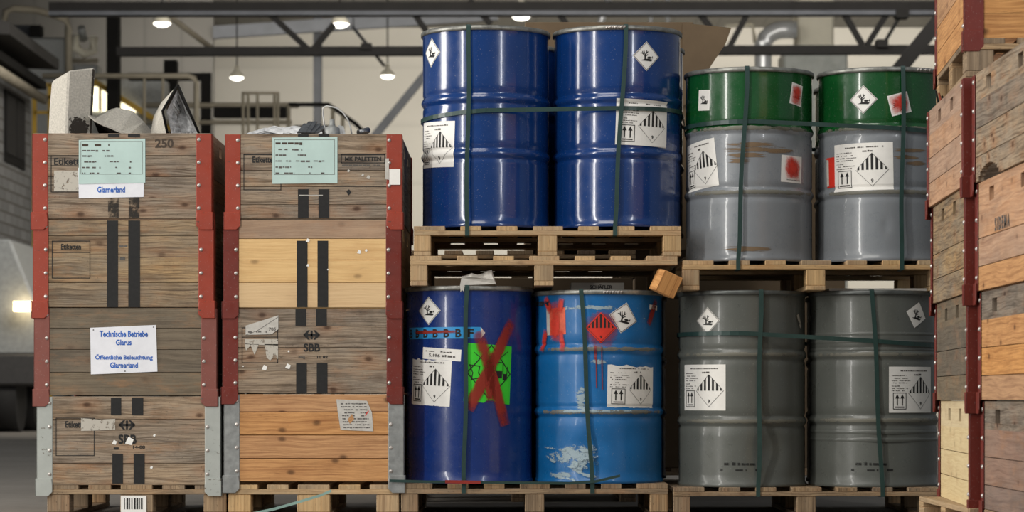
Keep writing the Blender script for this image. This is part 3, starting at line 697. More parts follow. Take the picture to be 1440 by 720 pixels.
def env(r, base='paper', sq=False, border=True):
    """diamond with bare tree, fish and ground"""
    a = Art()
    if sq: a.rect(-r * .78, -r, r * .78, r, base, 0)
    else:
        a.poly([(-r, 0), (0, -r), (r, 0), (0, r)], base, 0)
        if border: a.line([(-r * .93, 0), (0, -r * .93), (r * .93, 0), (0, r * .93)], r * .03, 'ink', 1, True)
    k = r * (1 if not sq else 1.15)
    a.poly([(-.42 * k, -.30 * k), (.36 * k, -.34 * k), (.46 * k, -.22 * k), (.1 * k, -.16 * k), (-.2 * k, -.22 * k)], 'ink')
    a.poly([(-.17 * k, -.22 * k), (-.05 * k, -.22 * k), (-.07 * k, .16 * k), (-.15 * k, .16 * k)], 'ink')
    for p, q in (((-.11, .0), (-.33, .2)), ((-.1, .1), (.1, .3)), ((-.12, .1), (-.2, .36)), ((-.25, .14), (-.3, .3)), ((0, .2), (.0, .36)), ((-.1, -.02), (.08, .1)), ((-.33, .2), (-.42, .2))):
        a.line([(p[0] * k, p[1] * k), (q[0] * k, q[1] * k)], .055 * k, 'ink')
    a.poly([(.04 * k, -.1 * k), (.14 * k, -.02 * k), (.28 * k, -.02 * k), (.38 * k, -.1 * k), (.28 * k, -.17 * k), (.14 * k, -.16 * k)], 'ink')
    a.poly([(.36 * k, -.1 * k), (.48 * k, .04 * k), (.46 * k, -.14 * k)], 'ink')
    return a
def spray(pts, w, mat='spray'):
    a = Art(); a.line(pts, w, mat, 4); return a
def patch(w, h, mat): a = Art(); a.rect(-w / 2, -h / 2, w / 2, h / 2, mat, 0); return a

# --- upper left pallet: two blue drums
ZB = ZP1 + .132
drum('bl', 683, ZB, .895, 'blue', 'glossy blue drum, left of the two on top, label wrapping its left side', (.365, .64), Y=DY)
wrap('bl', env(.066), 'hazard_diamond', 607, 74, 'c', rot=-3, label='white diamond label with tree and fish')
wrap('bl', class9(.245, .205), 'hazard_label', 639, 201, 'r', w=.245, rot=-2)
drum('br', 868, ZB, .895, 'blue', 'glossy blue drum, right of the two on top, with ring latch and front label', (.365, .64), Y=DY, latch=-12)
wrap('br', env(.066), 'hazard_diamond', 909, 79)
wrap('br', class9(.258, .205), 'hazard_label', 866, 172, 'l', w=.258, rot=-2)
# --- upper right pallet: two green and grey drums
ZG = ZUR + .132
drum('gl', 1053, ZG, .862, 'drum_grey', 'grey drum with green top third, red sprayed labels, next to the blue drums', (.355, .685), topmat='green', split=.68)
wrap('gl', env(.046, sq=True), 'hazard_diamond', 990, 141, rot=-3)
a = env(.048, sq=True); a.rect(-.034, -.046, .034, .046, 'spray', 3); wrap('gl', a, 'sprayed_label', 1120, 133, rot=-10, label='label crossed out with red spray')
wrap('gl', class9(.215, .215), 'hazard_label', 1008, 231, 'r', w=.215, rot=7)
a = Art(); a.rect(-.062, -.06, .062, .06, 'paper', 0); a.scribble(-.05, .05, -.05, .004); a.rect(-.045, -.05, .05, .058, 'spray', 3); a.rect(-.03, -.035, .035, .045, 'spray', 4); wrap('gl', a, 'sprayed_label', 1114, 238, rot=-2, label='small white label sprayed red')
[wrap('gl', patch(w_, .03, 'rust'), 'scraped_patch', x_, y_) for w_, x_, y_ in ((.30, 1056, 203), (.36, 1064, 210), (.22, 1050, 218), (.2, 1096, 212), (.12, 1040, 226))]
wrap('gl', patch(.30, .03, 'rust'), 'scraped_patch', 1050, 350)
drum('gr', 1240, ZG, .862, 'drum_grey', 'grey drum with green top third, partly hidden by the crates at right', (.355, .685), topmat='green', split=.68, dents=((-4, .155, .02, .018, .008),), latch=24)
wrap('gr', env(.064), 'hazard_diamond', 1214, 140)
a = env(.066, border=False); a.rot(45); a.rect(-.044, -.044, .044, .044, 'spray', 3); wrap('gr', a, 'sprayed_label', 1265, 146, rot=14, label='red sprayed square label')
wrap('gr', class9(.285, .212), 'hazard_label', 1174, 237, 'l', w=.285, rot=1)
a = Art(); a.rect(-.03, -.068, .03, .068, 'red_print', 0); a.rect(-.03, -.06, -.012, .06, 'paper_grey', 1); wrap('gr', a, 'sprayed_label', 1168, 243, rot=2, off=-.0006, label='red sprayed label behind the white one')
[wrap('gr', patch(w_, .026, 'rust'), 'scraped_patch', x_, y_) for w_, x_, y_ in ((.2, 1280, 211), (.16, 1276, 221), (.14, 1288, 230))]
# --- lower left pallet
drum('db', 659.5, ZL, .880, 'deep_blue', 'dark blue smooth drum with bright green crossed out label', (), group='steel drums on pallets')
wrap('db', env(.064), 'hazard_diamond', 603, 437)
wrap('db', class9(.232, .212, torn=2), 'hazard_label', 580, 537, 'l', w=.232, rot=-3)
a = Art(); a.rect(-.098, -.026, .098, .026, 'paper', 0); a.scribble(-.08, .07, .008, .006, 'ink_soft'); a.text('5.196', -.06, -.014, .0, .0, 'ink_soft'); a.scribble(.01, .08, -.012, .011, 'ink_soft')
wrap('db', a, 'paper_strip', 619, 498, rot=-4, off=-.0008)
a = Art(); W_ = .40; a.rect(-W_ / 2, -.026, W_ / 2, .026, 'tape_blue', 0); a.poly([(W_ / 2, -.026), (W_ / 2 + .02, 0), (W_ / 2, .026)], 'paper', 0)
for k in range(7):
    x = -W_ / 2 + .012 + k * .055; a.text('B' if k < 6 else 'F', x, -.02, x + .026, .018, 'ink', 1)
a.rect(-.15, -.002, .1, .012, 'spray_dark', 2)
wrap('db', a, 'blue_tape', 676, 468, 'r', w=W_, label='light blue tape with black letters')
a = Art(); hw, hh = .112, .132
a.poly([(-hw, -hh + .006), (-.02, -hh), (-.01, -hh + .01), (.02, -hh + .012), (.05, -hh), (hw - .004, -hh - .004), (hw, hh - .008), (-hw + .012, hh)], 'green_paper', 0)
a.line([(-.1, 0), (0, -.112), (.106, 0), (.006, .125)], .0045, 'ink', 1, True)
a.line([(-.09, .035), (-.045, .03), (-.05, .0), (-.035, -.02), (-.08, -.03), (-.075, 0), (-.09, .035)], .004, 'ink')
a.rect(.03, -.02, .062, .012, 'ink'); a.line([(.03, .012), (.03, .05), (.066, .05), (.066, .0)], .004, 'ink'); a.rect(.066, -.028, .085, .0, 'ink'); a.line([(.085, -.028), (.09, .03)], .004, 'ink'); a.rect(.03, -.026, .045, -.014, 'ink'); a.line([(-.07, .09), (-.02, .05)], .003, 'ink'); a.line([(.05, .07), (.09, .1)], .003, 'ink')
a.line([(.046, -.055), (.046, -.08)], .005, 'ink'); a.line([(.0, .06), (.0, -.12)], .003, 'ink')
wrap('db', a, 'green_label', 688, 525, rot=-2, label='bright green label with diamond and forklift drawing')
def stroke(d, pts, w, mat, name='spray_mark', lay=5):
    D = drums[d]; P = [surf(d, *p) for p in pts]; A = Art(); A.line([(p[0] * RB, p[1]) for p in P], w, mat, lay)
    return A.to_mesh(name, lambda u, v, l: ((rad(D, v, u / RB) + .001 + l * .0009) * math.sin(u / RB), -(rad(D, v, u / RB) + .001 + l * .0009) * math.cos(u / RB), v), D['t'], split=.012)
stroke('db', [(716, 458), (662, 568)], .056, 'spray_dark'); stroke('db', [(674, 474), (708, 590)], .056, 'spray_dark')
stroke('db', [(688, 500), (690, 560)], .05, 'spray_dark')
drum('lb', 842, ZL, .862, 'light_blue', 'battered light blue drum with red sprayed labels and scuffed dented foot', (.37, .695), dents=((-14, .16, .1, .05, .014), (-8, .06, .05, .03, .01), (30, .2, .08, .06, .006), (38, .5, .05, .2, .004)), latch=2)
a = Art(); a.rect(-.058, -.06, .058, .06, 'paper_pink', 0); a.rect(-.058, -.06, -.036, .058, 'paper_grey', 1); wrap('lb', a, 'sprayed_label', 781, 452, rot=2, label='white label covered in red spray')
stroke('lb', [(770, 422), (774, 436)], .04, 'spray'); stroke('lb', [(790, 424), (788, 436)], .035, 'spray'); stroke('lb', [(768, 468), (765, 490)], .038, 'spray'); stroke('lb', [(789, 468), (792, 490)], .034, 'spray'); stroke('lb', [(781, 432), (781, 474)], .06, 'spray')
a = diamond9(.062, 'ink', 'red_print'); a.rect(-.095, -.1, .095, .09, 'halo', -1); wrap('lb', a, 'sprayed_diamond', 845, 461, rot=0, label='striped diamond label sprayed red', off=.001)
wrap('lb', env(.07), 'hazard_diamond', 877, 447, rot=-12, off=-.0005)
wrap('lb', class9(.25, .19, torn=5), 'hazard_label', 854, 543, 'l', w=.25, rot=-1)
for pts in ([(838, 487), (839, 545)], [(846, 487), (847, 547)], [(836, 486), (837, 505)]): stroke('lb', pts, .0042, 'drip', 'paint_drip')
stroke('lb', [(914, 432), (921, 433)], .022, 'paper', 'paper_remnant'); stroke('lb', [(920, 426), (912, 452)], .035, 'spray_dark')
stroke('lb', [(753, 427), (772, 427)], .022, 'stripe_faded', 'tape_remnant')
wrap('lb', patch(.34, .13, 'scuff'), 'scuffed_patch', 804, 640); [stroke('lb', p_, .02, 'scuff', 'scuffed_line') for p_ in ([(765, 628), (800, 634), (850, 632)], [(768, 640), (790, 655), (830, 660)], [(846, 640), (812, 648), (810, 664), (842, 672)], [(778, 668), (815, 676)])]; wrap('lb', patch(.13, .12, 'scuff'), 'scuffed_patch', 812, 655); wrap('lb', patch(.2, .04, 'scuff'), 'scuffed_patch', 790, 668)
wrap('lb', patch(.36, .03, 'scuff'), 'scuffed_patch', 830, 432); wrap('lb', patch(.08, .16, 'scuff'), 'scuffed_patch', 818, 560); wrap('lb', patch(.12, .03, 'scuff'), 'scuffed_patch', 843, 509); wrap('lb', patch(.5, .02, 'scuff'), 'scuffed_patch', 835, 578)
# --- lower right pallet: grey drums
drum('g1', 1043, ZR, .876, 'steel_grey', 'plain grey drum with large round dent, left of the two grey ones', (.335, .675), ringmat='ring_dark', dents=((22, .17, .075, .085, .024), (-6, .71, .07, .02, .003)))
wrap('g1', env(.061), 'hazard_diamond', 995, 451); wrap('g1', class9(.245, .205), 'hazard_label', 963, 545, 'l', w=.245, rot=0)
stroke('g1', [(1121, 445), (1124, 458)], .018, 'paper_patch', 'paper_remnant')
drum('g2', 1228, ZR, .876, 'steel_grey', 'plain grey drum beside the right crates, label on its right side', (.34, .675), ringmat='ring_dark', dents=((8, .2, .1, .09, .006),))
wrap('g2', env(.06, border=False), 'hazard_diamond', 1289, 443, rot=-14, label='half peeled white diamond label'); wrap('g2', class9(.245, .205), 'hazard_label', 1250, 548, 'l', w=.245, rot=0)
for d, px in (('g1', 1040), ('g2', 1225)):
    a = Art(); a.scribble(-.07, .07, .008, .014, 'stencil_faint', 0, 1, .9); a.scribble(-.09, .1, -.018, .014, 'stencil_faint', 0, 5, .9); wrap(d, a, 'stencilled_marks', px, 657)
for d, zs in (('g2', (.70, .74, .78, .24, .28)), ('g1', ())):
    for k, f in enumerate(zs):
        mb = MB(); z0 = f * .876 + .0; mb.lathe([(RB - .001, z0 - .010), (RB + .0022, z0 - .003), (RB + .0022, z0 + .003), (RB - .001, z0 + .010)], 96); mb.build('fine_bead', M['steel_grey'], drums[d]['t'])
for d, rr_ in (('lb', (.37, .695)), ('gl', (.355, .685)), ('gr', (.355, .685)), ('g1', (.335, .675)), ('g2', (.34, .675))):
    for f in rr_: 
        D = drums[d]; A = Art(); A.items = []; A.rect(-.42, -.012, .42, .012, 'hoop_wear', 0); z0 = f * D['H']
        A.to_mesh('worn_hoop', lambda u, v, l: ((rad(D, z0 + v, u / RB) + .0006) * math.sin(u / RB), -(rad(D, z0 + v, u / RB) + .0006) * math.cos(u / RB), z0 + v), D['t'], split=.012)
# --- hidden drums behind (second row of each pallet), put in to block light through gaps
BY = 12.302 + .588
for key, ref, mat, tm, lab in (('rb1', 'bl', 'blue', None, 'blue drum behind the upper left blue one'), ('rb2', 'br', 'blue', None, 'blue drum behind the upper right blue one'), ('rg1', 'gl', 'drum_grey', 'green', 'green topped drum behind the left green topped one'), ('rg2', 'gr', 'drum_grey', 'green', 'green topped drum behind the right green topped one'),
                               ('rd1', 'db', 'deep_blue', None, 'dark blue drum behind the dark blue one below'), ('rd2', 'lb', 'light_blue', None, 'light blue drum behind the battered light blue one'), ('rk1', 'g1', 'steel_grey', None, 'grey drum behind the left plain grey one'), ('rk2', 'g2', 'steel_grey', None, 'grey drum behind the right plain grey one')):
    D = drums[ref]; drum(key, 0, D['Z'], D['H'] - .001, mat, lab, (.36, .64), topmat=tm, split=.68 if tm else None, X=D['X'] + .05, Y=BY, minor=True, group='hidden drums in the second row that darken the gaps')

# ================================================================ STRAPS
SW = .0095
def vstrap(dk, px_top, px_bot, Zdeck, label):
    D = drums[dk]; zt = D['Z'] + D['H'] + .002
    xt, xb = PX(px_top, 12.03), PX(px_bot, 12.0)
    dx = xt - D['X']; yr = D['Y'] - math.sqrt(max(.0001, .2965 ** 2 - dx * dx)) - .001
    pts = [(xt, BY + .30, zt), (xt, yr, zt), (xt, yr - .001, zt - .008), (xb, 11.994, Zdeck + .002), (xb, 11.992, Zdeck - .041), (xb, 12.09, Zdeck - .043)]
    nrm = [(0, 0, 1), (0, -.6, .8), (0, -1, 0), (0, -1, 0), (0, -.8, -.6), (0, 0, -1)]
    mb = MB()
    # subdivide the long fall with a little wobble
    P, Nn = pts[:3], nrm[:3]
    for k in range(1, 10):
        f = k / 10; P.append((xt + (xb - xt) * f + .004 * math.sin(f * 7 + px_top), (yr - .001) + (11.994 - yr + .001) * f, zt - .008 + (Zdeck + .002 - zt + .008) * f)); Nn.append((0, -1, 0))
    P += pts[3:]; Nn += nrm[3:]
    mb.ribbon(P, Nn, [(SW, 0, 0)] * len(P), .0015)
    tag(mb.build('strapping_band', M['strap']), label, 'strap', 'dark green strapping bands')
vstrap('bl', 659, 657, ZB, 'dark green strap running down the upper left blue drum')
vstrap('br', 880, 865, ZB, 'dark green strap slanting down the upper right blue drum beside its label')
vstrap('gl', 1050, 1038, ZG, 'dark green strap running down the left green topped drum')
vstrap('gr', 1269, 1268, ZG, 'dark green strap running down the right green topped drum')
vstrap('db', 657, 652, ZL, 'dark green strap running down the dark blue drum between its labels')
vstrap('lb', 817, 833, ZL, 'dark green strap slanting down the battered light blue drum')
vstrap('g1', 1070, 1066, ZR, 'dark green strap running down the dented plain grey drum')
vstrap('g2', 1225, 1241, ZR, 'dark green strap slanting down the right plain grey drum')
def hstrap(dl, dr, pl, pr, label):
    A, B = drums[dl], drums[dr]; r = .2945; yb = BY; P = []; Nn = []
    def add(cx, cy, a0, a1):
        for k in range(13):
            a = R(a0 + (a1 - a0) * k / 12); P.append([cx + r * math.sin(a), cy - r * math.cos(a)]); Nn.append((math.sin(a), -math.cos(a), 0))
    add(A['X'], A['Y'], -90, 0); add(B['X'], B['Y'], 0, 90); add(B['X'] + .05, yb, 90, 180); add(A['X'] + .05, yb, 180, 270)
    (xl, zl), (xr, zr) = pl, pr
    Z = lambda x: zl + (zr - zl) * (x - xl) / (xr - xl) + .012 * math.sin((x - xl) * 4.0)
    pts = [(p[0], p[1], Z(p[0])) for p in P]
    mb = MB(); mb.ribbon(pts, Nn, [(0, 0, SW)] * len(pts), .0012, closed=True)
    tag(mb.build('strapping_band', M['strap']), label, 'strap', 'dark green strapping bands')
hstrap('bl', 'br', (PX(593), PZ(162)), (PX(955), PZ(147)), 'dark green strap wrapped level around the upper blue drums')
hstrap('gl', 'gr', (PX(965), PZ(172)), (PX(1315), PZ(179)), 'dark green strap wrapped around the green topped drums')
hstrap('g1', 'g2', (PX(955), PZ(469)), (PX(1315), PZ(481)), 'dark green strap wrapped around the two plain grey drums')
mb = MB(); pp = [P3(x, y, Y) for x, y, Y in ((548, 676, 11.98), (600, 677.5, 11.985), (660, 678, 11.985), (740, 679, 11.985), (800, 679.5, 11.985), (838, 677, 11.98), (872, 669, 11.975))]
mb.ribbon(pp, [(0, -1, .1)] * 7, [(0, 0, .006)] * 7, .0015)
tag(mb.build('loose_strap', M['strap']), 'loose dark strap lying along the front of the lower left drum pallet', 'strap')
mb = MB(); pp = [P3(x, y, 11.975) for x, y in ((626, 677.3), (650, 677.8), (676, 678.2))]; mb.ribbon(pp, [(0, -1, .1)] * 3, [(0, 0, .007)] * 3, .0015)
tag(mb.build('red_strap_piece', M['strap_red']), 'short red strap piece at the foot of the dark blue drum', 'strap')
mb = MB(); pp = [P3(x, y, 11.9) for x, y in ((352, 723), (385, 716), (420, 706), (450, 697), (466, 690))]; mb.ribbon(pp, [(0, -1, .1)] * 5, [(0, 0, .006)] * 5, .0015)
tag(mb.build('loose_strap', M['strap_pale']), 'pale green loose strap hanging below the second crate stack', 'strap')

# ================================================================ CRATE FRAMES (stackable pallet collars)
def side_panel(L, H, planks, hole_dy, mat, T=.02, name='side_panel', parent=None, x=0.0, notch=None, mats=None, hole=(.046, .024)):
    """boards running along y, at local x..x+T; the top board has two grip holes"""
    mb = MB(); z = H
    for i, ph in enumerate(planks):
        z0 = z - ph; mi = mats[i] if mats else 0
        tone = random.random()
        if i == 0 and hole_dy:
            hz = z - .053; hh = hole[1]; hw = hole[0]
            ys = [-L / 2, -hole_dy - hw, -hole_dy + hw, hole_dy - hw, hole_dy + hw, L / 2]
            mb.box(x, x + T, -L / 2, L / 2, hz + hh, z, 'y', mi, tone); mb.box(x, x + T, -L / 2, L / 2, z0, hz - hh, 'y', mi, tone)
            for k in (0, 2, 4): mb.box(x, x + T, ys[k], ys[k + 1], hz - hh, hz + hh, 'y', mi, tone)
        elif notch and i == len(planks) - 1:
            y0, y1, nh = notch
            mb.box(x, x + T, -L / 2, y0, z0, z, 'y', mi, tone); mb.box(x, x + T, y1, L / 2, z0, z, 'y', mi, tone)
            n = 12
            for k in range(n):
                a0 = y0 + (y1 - y0) * k / n; a1 = y0 + (y1 - y0) * (k + 1) / n; f = (k + .5) / n
                mb.box(x, x + T, a0, a1, z0 + nh * math.sin(math.pi * f) ** .5, z, 'y', mi, tone)
        else: mb.box(x, x + T, -L / 2, L / 2, z0 + .003, z, 'y', mi, tone)
        z = z0
    return mb.build(name, mat, parent)

_rm = None
def rivet_mesh():
    global _rm
    if _rm is None:
        mb = MB(); mb.lathe([(.0085, 0), (.0075, .003), (.004, .0055), (.0005, .006)], 10); o = mb.build('rivet', M['rivet']); _rm = o.data; bpy.data.objects.remove(o)
    return _rm
def bracket(t, W, D, H, sx, sy, mat, fw=.066, sw=.06, shoe=.048, rivets=True, rn=4, side_rivets=False):
    mb = MB(); T = .004
    X, Yc = sx * W / 2, sy * D / 2
    def bx(x0, x1, y0, y1, z0, z1):   # distances inward from the outer corner
        a, b = sorted((X - sx * x0, X - sx * x1)); c, d = sorted((Yc - sy * y0, Yc - sy * y1)); mb.box(a, b, c, d, z0, z1, 'z')
    bx(-T, fw, -T, 0, 0, H - .002); bx(-T, 0, -T, sw, 0, H - .002)
    # flared shoe that slips over the frame below: chamfered plate on both legs
    o = .010
    def plate(face):
        pts = [(-o, .03), (-o, -shoe), (fw - .018, -shoe), (fw, -shoe + .018), (fw, .0), (fw - .004, .03)] if face == 'f' else [(-o, .03), (-o, -shoe), (sw - .014, -shoe), (sw, -shoe + .016), (sw, .03)]
        out = []
        for dep in (T + .001, o if face == 'f' else o):
            out.append([((X - sx * u, Yc + sy * dep, v) if face == 'f' else (X + sx * dep, Yc - sy * u, v)) for u, v in pts])
        a = mb.verts([(p[0], p[1], p[2]) for p in out[0]]); b = mb.verts(out[1])
        # upper edge of the outer sheet slopes back to the plate
        mb.face(a); mb.face(b[::-1])
        for i in range(len(pts)):
            j = (i + 1) % len(pts); mb.face([a[i], a[j], b[j], b[i]])
    plate('f'); plate('s')
    bo = mb.build('corner_bracket', mat, t, .0015)
    if rivets:
        for k in range(rn):
            z = H * (.10 + .80 * k / (rn - 1)) + .01
            r = bpy.data.objects.new('rivet', rivet_mesh()); COL.objects.link(r); r.parent = bo
            r.location = (X - sx * (fw - .012), Yc + sy * T, z); r.rotation_euler = (R(90), 0, 0) if sy < 0 else (R(-90), 0, 0)
    if side_rivets:
        for k in range(rn):
            z = H * (.10 + .80 * k / (rn - 1)) + .01
            r = bpy.data.objects.new('rivet', rivet_mesh()); COL.objects.link(r); r.parent = bo
            r.location = (X + sx * T, Yc - sy * (sw - .012), z); r.rotation_euler = (0, R(90) * sx, 0)
    return bo

GC = 'stacked wooden crate frames'
def crate(px0, px1, py0, py1, planks, mats, bmat, label, side_mat, Yf=12.0, rz=0, art=None, D=1.2, bmats=None):
    """front frame from picture columns/rows at distance Yf; planks: rows (top..bottom) of board edges; art in picture coordinates"""
    X0, X1 = PX(px0, Yf), PX(px1, Yf); Z1, Z0 = PZ(py0, Yf), PZ(py1, Yf); W, H = X1 - X0, Z1 - Z0; cx = (X0 + X1) / 2
    t = thing('crate_frame', label, 'crate', (cx, Yf + D / 2, Z0), 0, GC)
    mb = MB(); edges = [py0] + list(planks) + [py1]
    fm = mats if isinstance(mats, list) else [mats]
    for i in range(len(edges) - 1):
        z1, z0 = PZ(edges[i], Yf) - Z0, PZ(edges[i + 1], Yf) - Z0
        mb.box(-W / 2 + .002, W / 2 - .002, -D / 2, -D / 2 + .022, z0 + (.0032 if side_mat == M['crate_orange'] else .0016), z1, 'x', i % len(fm) if len(fm) > 1 else 0, random.uniform(.25, .85))
    fp = mb.build('front_panel', fm, t, .0018)
    mb = MB(); mb.box(-W / 2 + .002, W / 2 - .002, D / 2 - .022, D / 2, 0, H); mb.build('back_panel', side_mat, t)
    for s in (-1, 1): side_panel(D - .046, H, [.1] + [(H - .1) / 3] * 3, .2, side_mat, parent=t, x=-W / 2 + .002 if s < 0 else W / 2 - .022)
    for sx in (-1, 1):
        for sy in (-1, 1): bracket(t, W, D, H, sx, sy, bmats[(sx + 1) // 2] if bmats else bmat, rivets=sy < 0)
    if art:
        k = Yf / F
        def cv(A, lay0=0):
            A.xf(lambda u, v: ((u - 720) * k - cx, CZ + (YH - v) * k - Z0)); return A
        for name, A, lab, dep in art:
            cv(A); st_ = [it for it in A.items if it[1] in ('stripe', 'stripe_faded')]; A.items = [it for it in A.items if it not in st_]
            for it in st_:
                B = Art(); B.items = [it]; B.to_mesh('painted_stripe', lambda u, v, l: (u, -D / 2 - .0014, v), t)
            if not A.items: continue
            o = A.to_mesh(name, lambda u, v, l, dep=dep: (u, -D / 2 - .0008 - dep - l * .0006, v), t)
            if lab: o['label'] = lab
    return t

def stripes(a, xs, y0, y1, mat='stripe'):
    for x0, x1 in xs: a.rect(x0, y0, x1, y1, mat, 1)
def etikett(a, x0, y0, x1, y1, ydiv, txt, tx0, tx1, ty0, ty1):
    a.line([(x0, y0), (x1, y0), (x1, y1), (x0, y1)], 1.0, 'ink', 1, True); a.line([(x0, ydiv), (x1, ydiv)], .9, 'ink', 1)
    a.text(txt, tx0, ty1, tx1, ty0, 'ink', 1)
def sbb(a, cx, y, w=24):
    h = w * .56; k = w / 24.0
    for s in (-1, 1):
        a.poly([(cx + s * 12 * k, y), (cx + s * 5.2 * k, y - 6.6 * k), (cx + s * 5.2 * k, y - 1.7 * k)], 'ink', 1); a.poly([(cx + s * 12 * k, y), (cx + s * 5.2 * k, y + 6.6 * k), (cx + s * 5.2 * k, y + 1.7 * k)], 'ink', 1)
        a.poly([(cx + s * 5.2 * k, y - 6.6 * k), (cx + s * 2.4 * k, y - 6.6 * k), (cx + s * 5.2 * k, y - 3 * k)], 'ink', 1); a.poly([(cx + s * 5.2 * k, y + 6.6 * k), (cx + s * 2.4 * k, y + 6.6 * k), (cx + s * 5.2 * k, y + 3 * k)], 'ink', 1)
    a.rect(cx - 11 * k, y - 1.5 * k, cx + 11 * k, y + 1.5 * k, 'ink', 1); a.rect(cx - 1.4 * k, y - 6.2 * k, cx + 1.4 * k, y + 6.2 * k, 'ink', 1)
def bits(a, pts, mat='paper'):
    rnd = random.Random(len(pts))
    for x, y, s in pts: a.poly([(x - s, y + s * .6), (x - s * .2, y - s), (x + s, y - s * .3), (x + s * .5, y + s)], mat, 2)
def wet_paper(x0, y0, x1, y1, lines, head, skew=0):
    a = Art(); a.poly([(x0, y1 + skew), (x1, y1), (x1, y0), (x0, y0 + skew)], 'paper_wet', 0); w, h = x1 - x0, y1 - y0
    a.line([(x0 + 3, y0 + 4), (x1 - 4, y0 + 4), (x1 - 4, y1 - 12), (x0 + 3, y1 - 12)], .5, 'ink_soft', 1, True)
    for k, (q, segs) in enumerate(lines):
        for s0, s1 in segs: a.scribble(x0 + w * s0, x0 + w * s1, y0 + h * q, 2.6 if k else 4.0, 'ink_soft' if k else 'pencil', 1, k)
    return a
LN = ((.12, ((.05, .46),)), (.26, ((.05, .46),)), (.38, ((.05, .22), (.36, .52))), (.51, ((.05, .30), (.36, .80))), (.64, ((.05, .34), (.55, .62), (.75, .80))), (.77, ((.05, .34), (.57, .64), (.75, .80))))

# ---- stack one (far left)
S1 = [(152, 168), (180, 197)]
a = Art(); stripes(a, [(152, 168), (180, 197)], 188.2, 193, 'stripe'); stripes(a, [(152, 167), (181, 196)], 276, 306.5, 'stripe_faded')
etikett(a, 72, 219, 130, 270, 233, 'Etikett', 76, 112, 222, 232); a.rect(76, 240, 112, 269, 'paper_patch', 1)
a.text('250', 218, 208, 244, 195, 'pencil', 1)
sg = Art(); sg.poly([(111, 279), (202, 277), (203, 236), (110, 236)], 'film', 0); sg.text('Glarnerland', 137, 271, 176, 262.5, 'blue_ink', 1)
wp = wet_paper(111, 195, 204.5, 257, LN, 0, 2)
crate(46.5, 297, 187.5, 308, (219, 249, 279), M['crate_grey'], M['red_steel'], 'topmost frame of the left crate stack, with turquoise note and 250 written on it', M['crate_tan'],
      art=[('stencilled_marks', a, None, 0), ('paper_sign', sg, 'white plastic covered sign with blue print', .002), ('paper_note', wp, 'turquoise handwritten note', .004)])
a = Art(); stripes(a, [(150.5, 166), (180.5, 197)], 310, 432)
etikett(a, 73.5, 339, 126.5, 391, 355, 'Etiketten', 86, 114, 343, 351); a.scribble(168, 179, 345, 3, 'ink_soft', 1); a.scribble(169, 178, 362, 4, 'ink_soft', 1)
crate(47.5, 300, 309, 432.5, (332, 362, 398), M['crate_grey2'], M['red_steel'], 'second frame from top of the left crate stack, with two long black stripes', M['crate_grey'], art=[('stencilled_marks', a, None, 0)])
sg = Art(); sg.poly([(128, 526.5), (221.5, 522.5), (219.5, 457), (127, 461)], 'film', 0)
sg.text('Technische Betriebe', 140, 474, 208, 465, 'blue_ink', 1); sg.text('Glarus', 163, 485.5, 185, 477.5, 'blue_ink', 1); sg.text('Öffentliche Beleuchtung', 134, 507.5, 215, 498, 'blue_ink', 1); sg.text('Glarnerland', 155, 517.5, 194, 509.5, 'blue_ink', 1)
for x, y in ((131.5, 464), (216, 460), (176, 522)): sg.rect(x - .8, y - .8, x + .8, y + .8, 'ink_soft', 1)
crate(49, 304, 433.5, 556.5, (462, 492, 524), M['crate_dull'], M['dull_red_steel'], 'frame with faded red corners and white blue printed sign, left stack', M['crate_dull'], art=[('paper_sign', sg, 'white sign with blue print pinned to the boards', .002)])
a = Art(); stripes(a, [(156, 170.5), (185.5, 201.5)], 559, 584); stripes(a, [(158, 173), (188, 203.5)], 638, 680)
etikett(a, 79, 588, 132.5, 640.5, 604.5, 'Etiketten', 92, 124, 592, 601.5); sbb(a, 178.5, 597.5); a.text('SBB', 166.5, 624.5, 192, 611, 'ink', 1); a.scribble(160, 169, 629, 4, 'ink', 1); a.text('14-88', 187, 631, 204, 626.5, 'ink', 1)
a.poly([(114, 606), (162, 604.5), (162, 589), (140, 590), (114, 588)], 'paper_patch', 2); bits(a, ((182, 620, 6), (161, 622, 3.5), (217, 612, 2), (213, 657, 2.2)))
crate(53, 309, 557.5, 682.5, (590, 622, 652), M['crate_grey'], M['galv_white'], 'bottom frame of the left crate stack, with worn white steel corners', M['crate_grey'], art=[('stencilled_marks', a, None, 0)])
# ---- stack two
a = Art(); stripes(a, [(419, 434), (448, 463)], 266, 307); stripes(a, [(419, 434), (448, 463)], 188.7, 192)
etikett(a, 343, 217.5, 395, 267, 230.5, 'Etiketten', 355, 388, 220, 229); a.line([(480, 217.5), (541, 217.5), (541, 229), (480, 229)], 1.1, 'ink', 1, True); a.text('MK PALETTEN', 485, 226.5, 536, 220.5, 'ink', 1); a.scribble(481, 541, 231.5, 2.2, 'ink_soft', 1); a.line([(470, 262), (541, 262)], .6, 'ink_soft', 1)
a.poly([(487, 269), (491, 266), (494, 271), (490, 275)], 'ink', 1); bits(a, ((490, 240, 2), (518, 249, 3), (510, 246, 2)), 'paper_grey'); a.rect(421, 274, 454, 275, 'paper_grey', 2)
wp = wet_paper(383, 192.5, 474.5, 257.5, LN, 0, 1)
tp = Art(); tp.poly([(547.5, 260), (563, 260), (563, 238), (547.5, 238)], 'paper', 0); tp.poly([(541.5, 252), (547, 253), (547, 223), (542, 223)], 'paper_grey', 0)
crate(317.5, 564.5, 188.5, 308, (217, 240, 263, 288), M['crate_grey'], M['red_steel'], 'topmost frame of the second crate stack, holding wire scrap', M['crate_grey'],
      art=[('stencilled_marks', a, None, 0), ('paper_note', wp, 'turquoise handwritten note', .002), ('tape_piece', tp, 'white tape on the red corner', .008)])
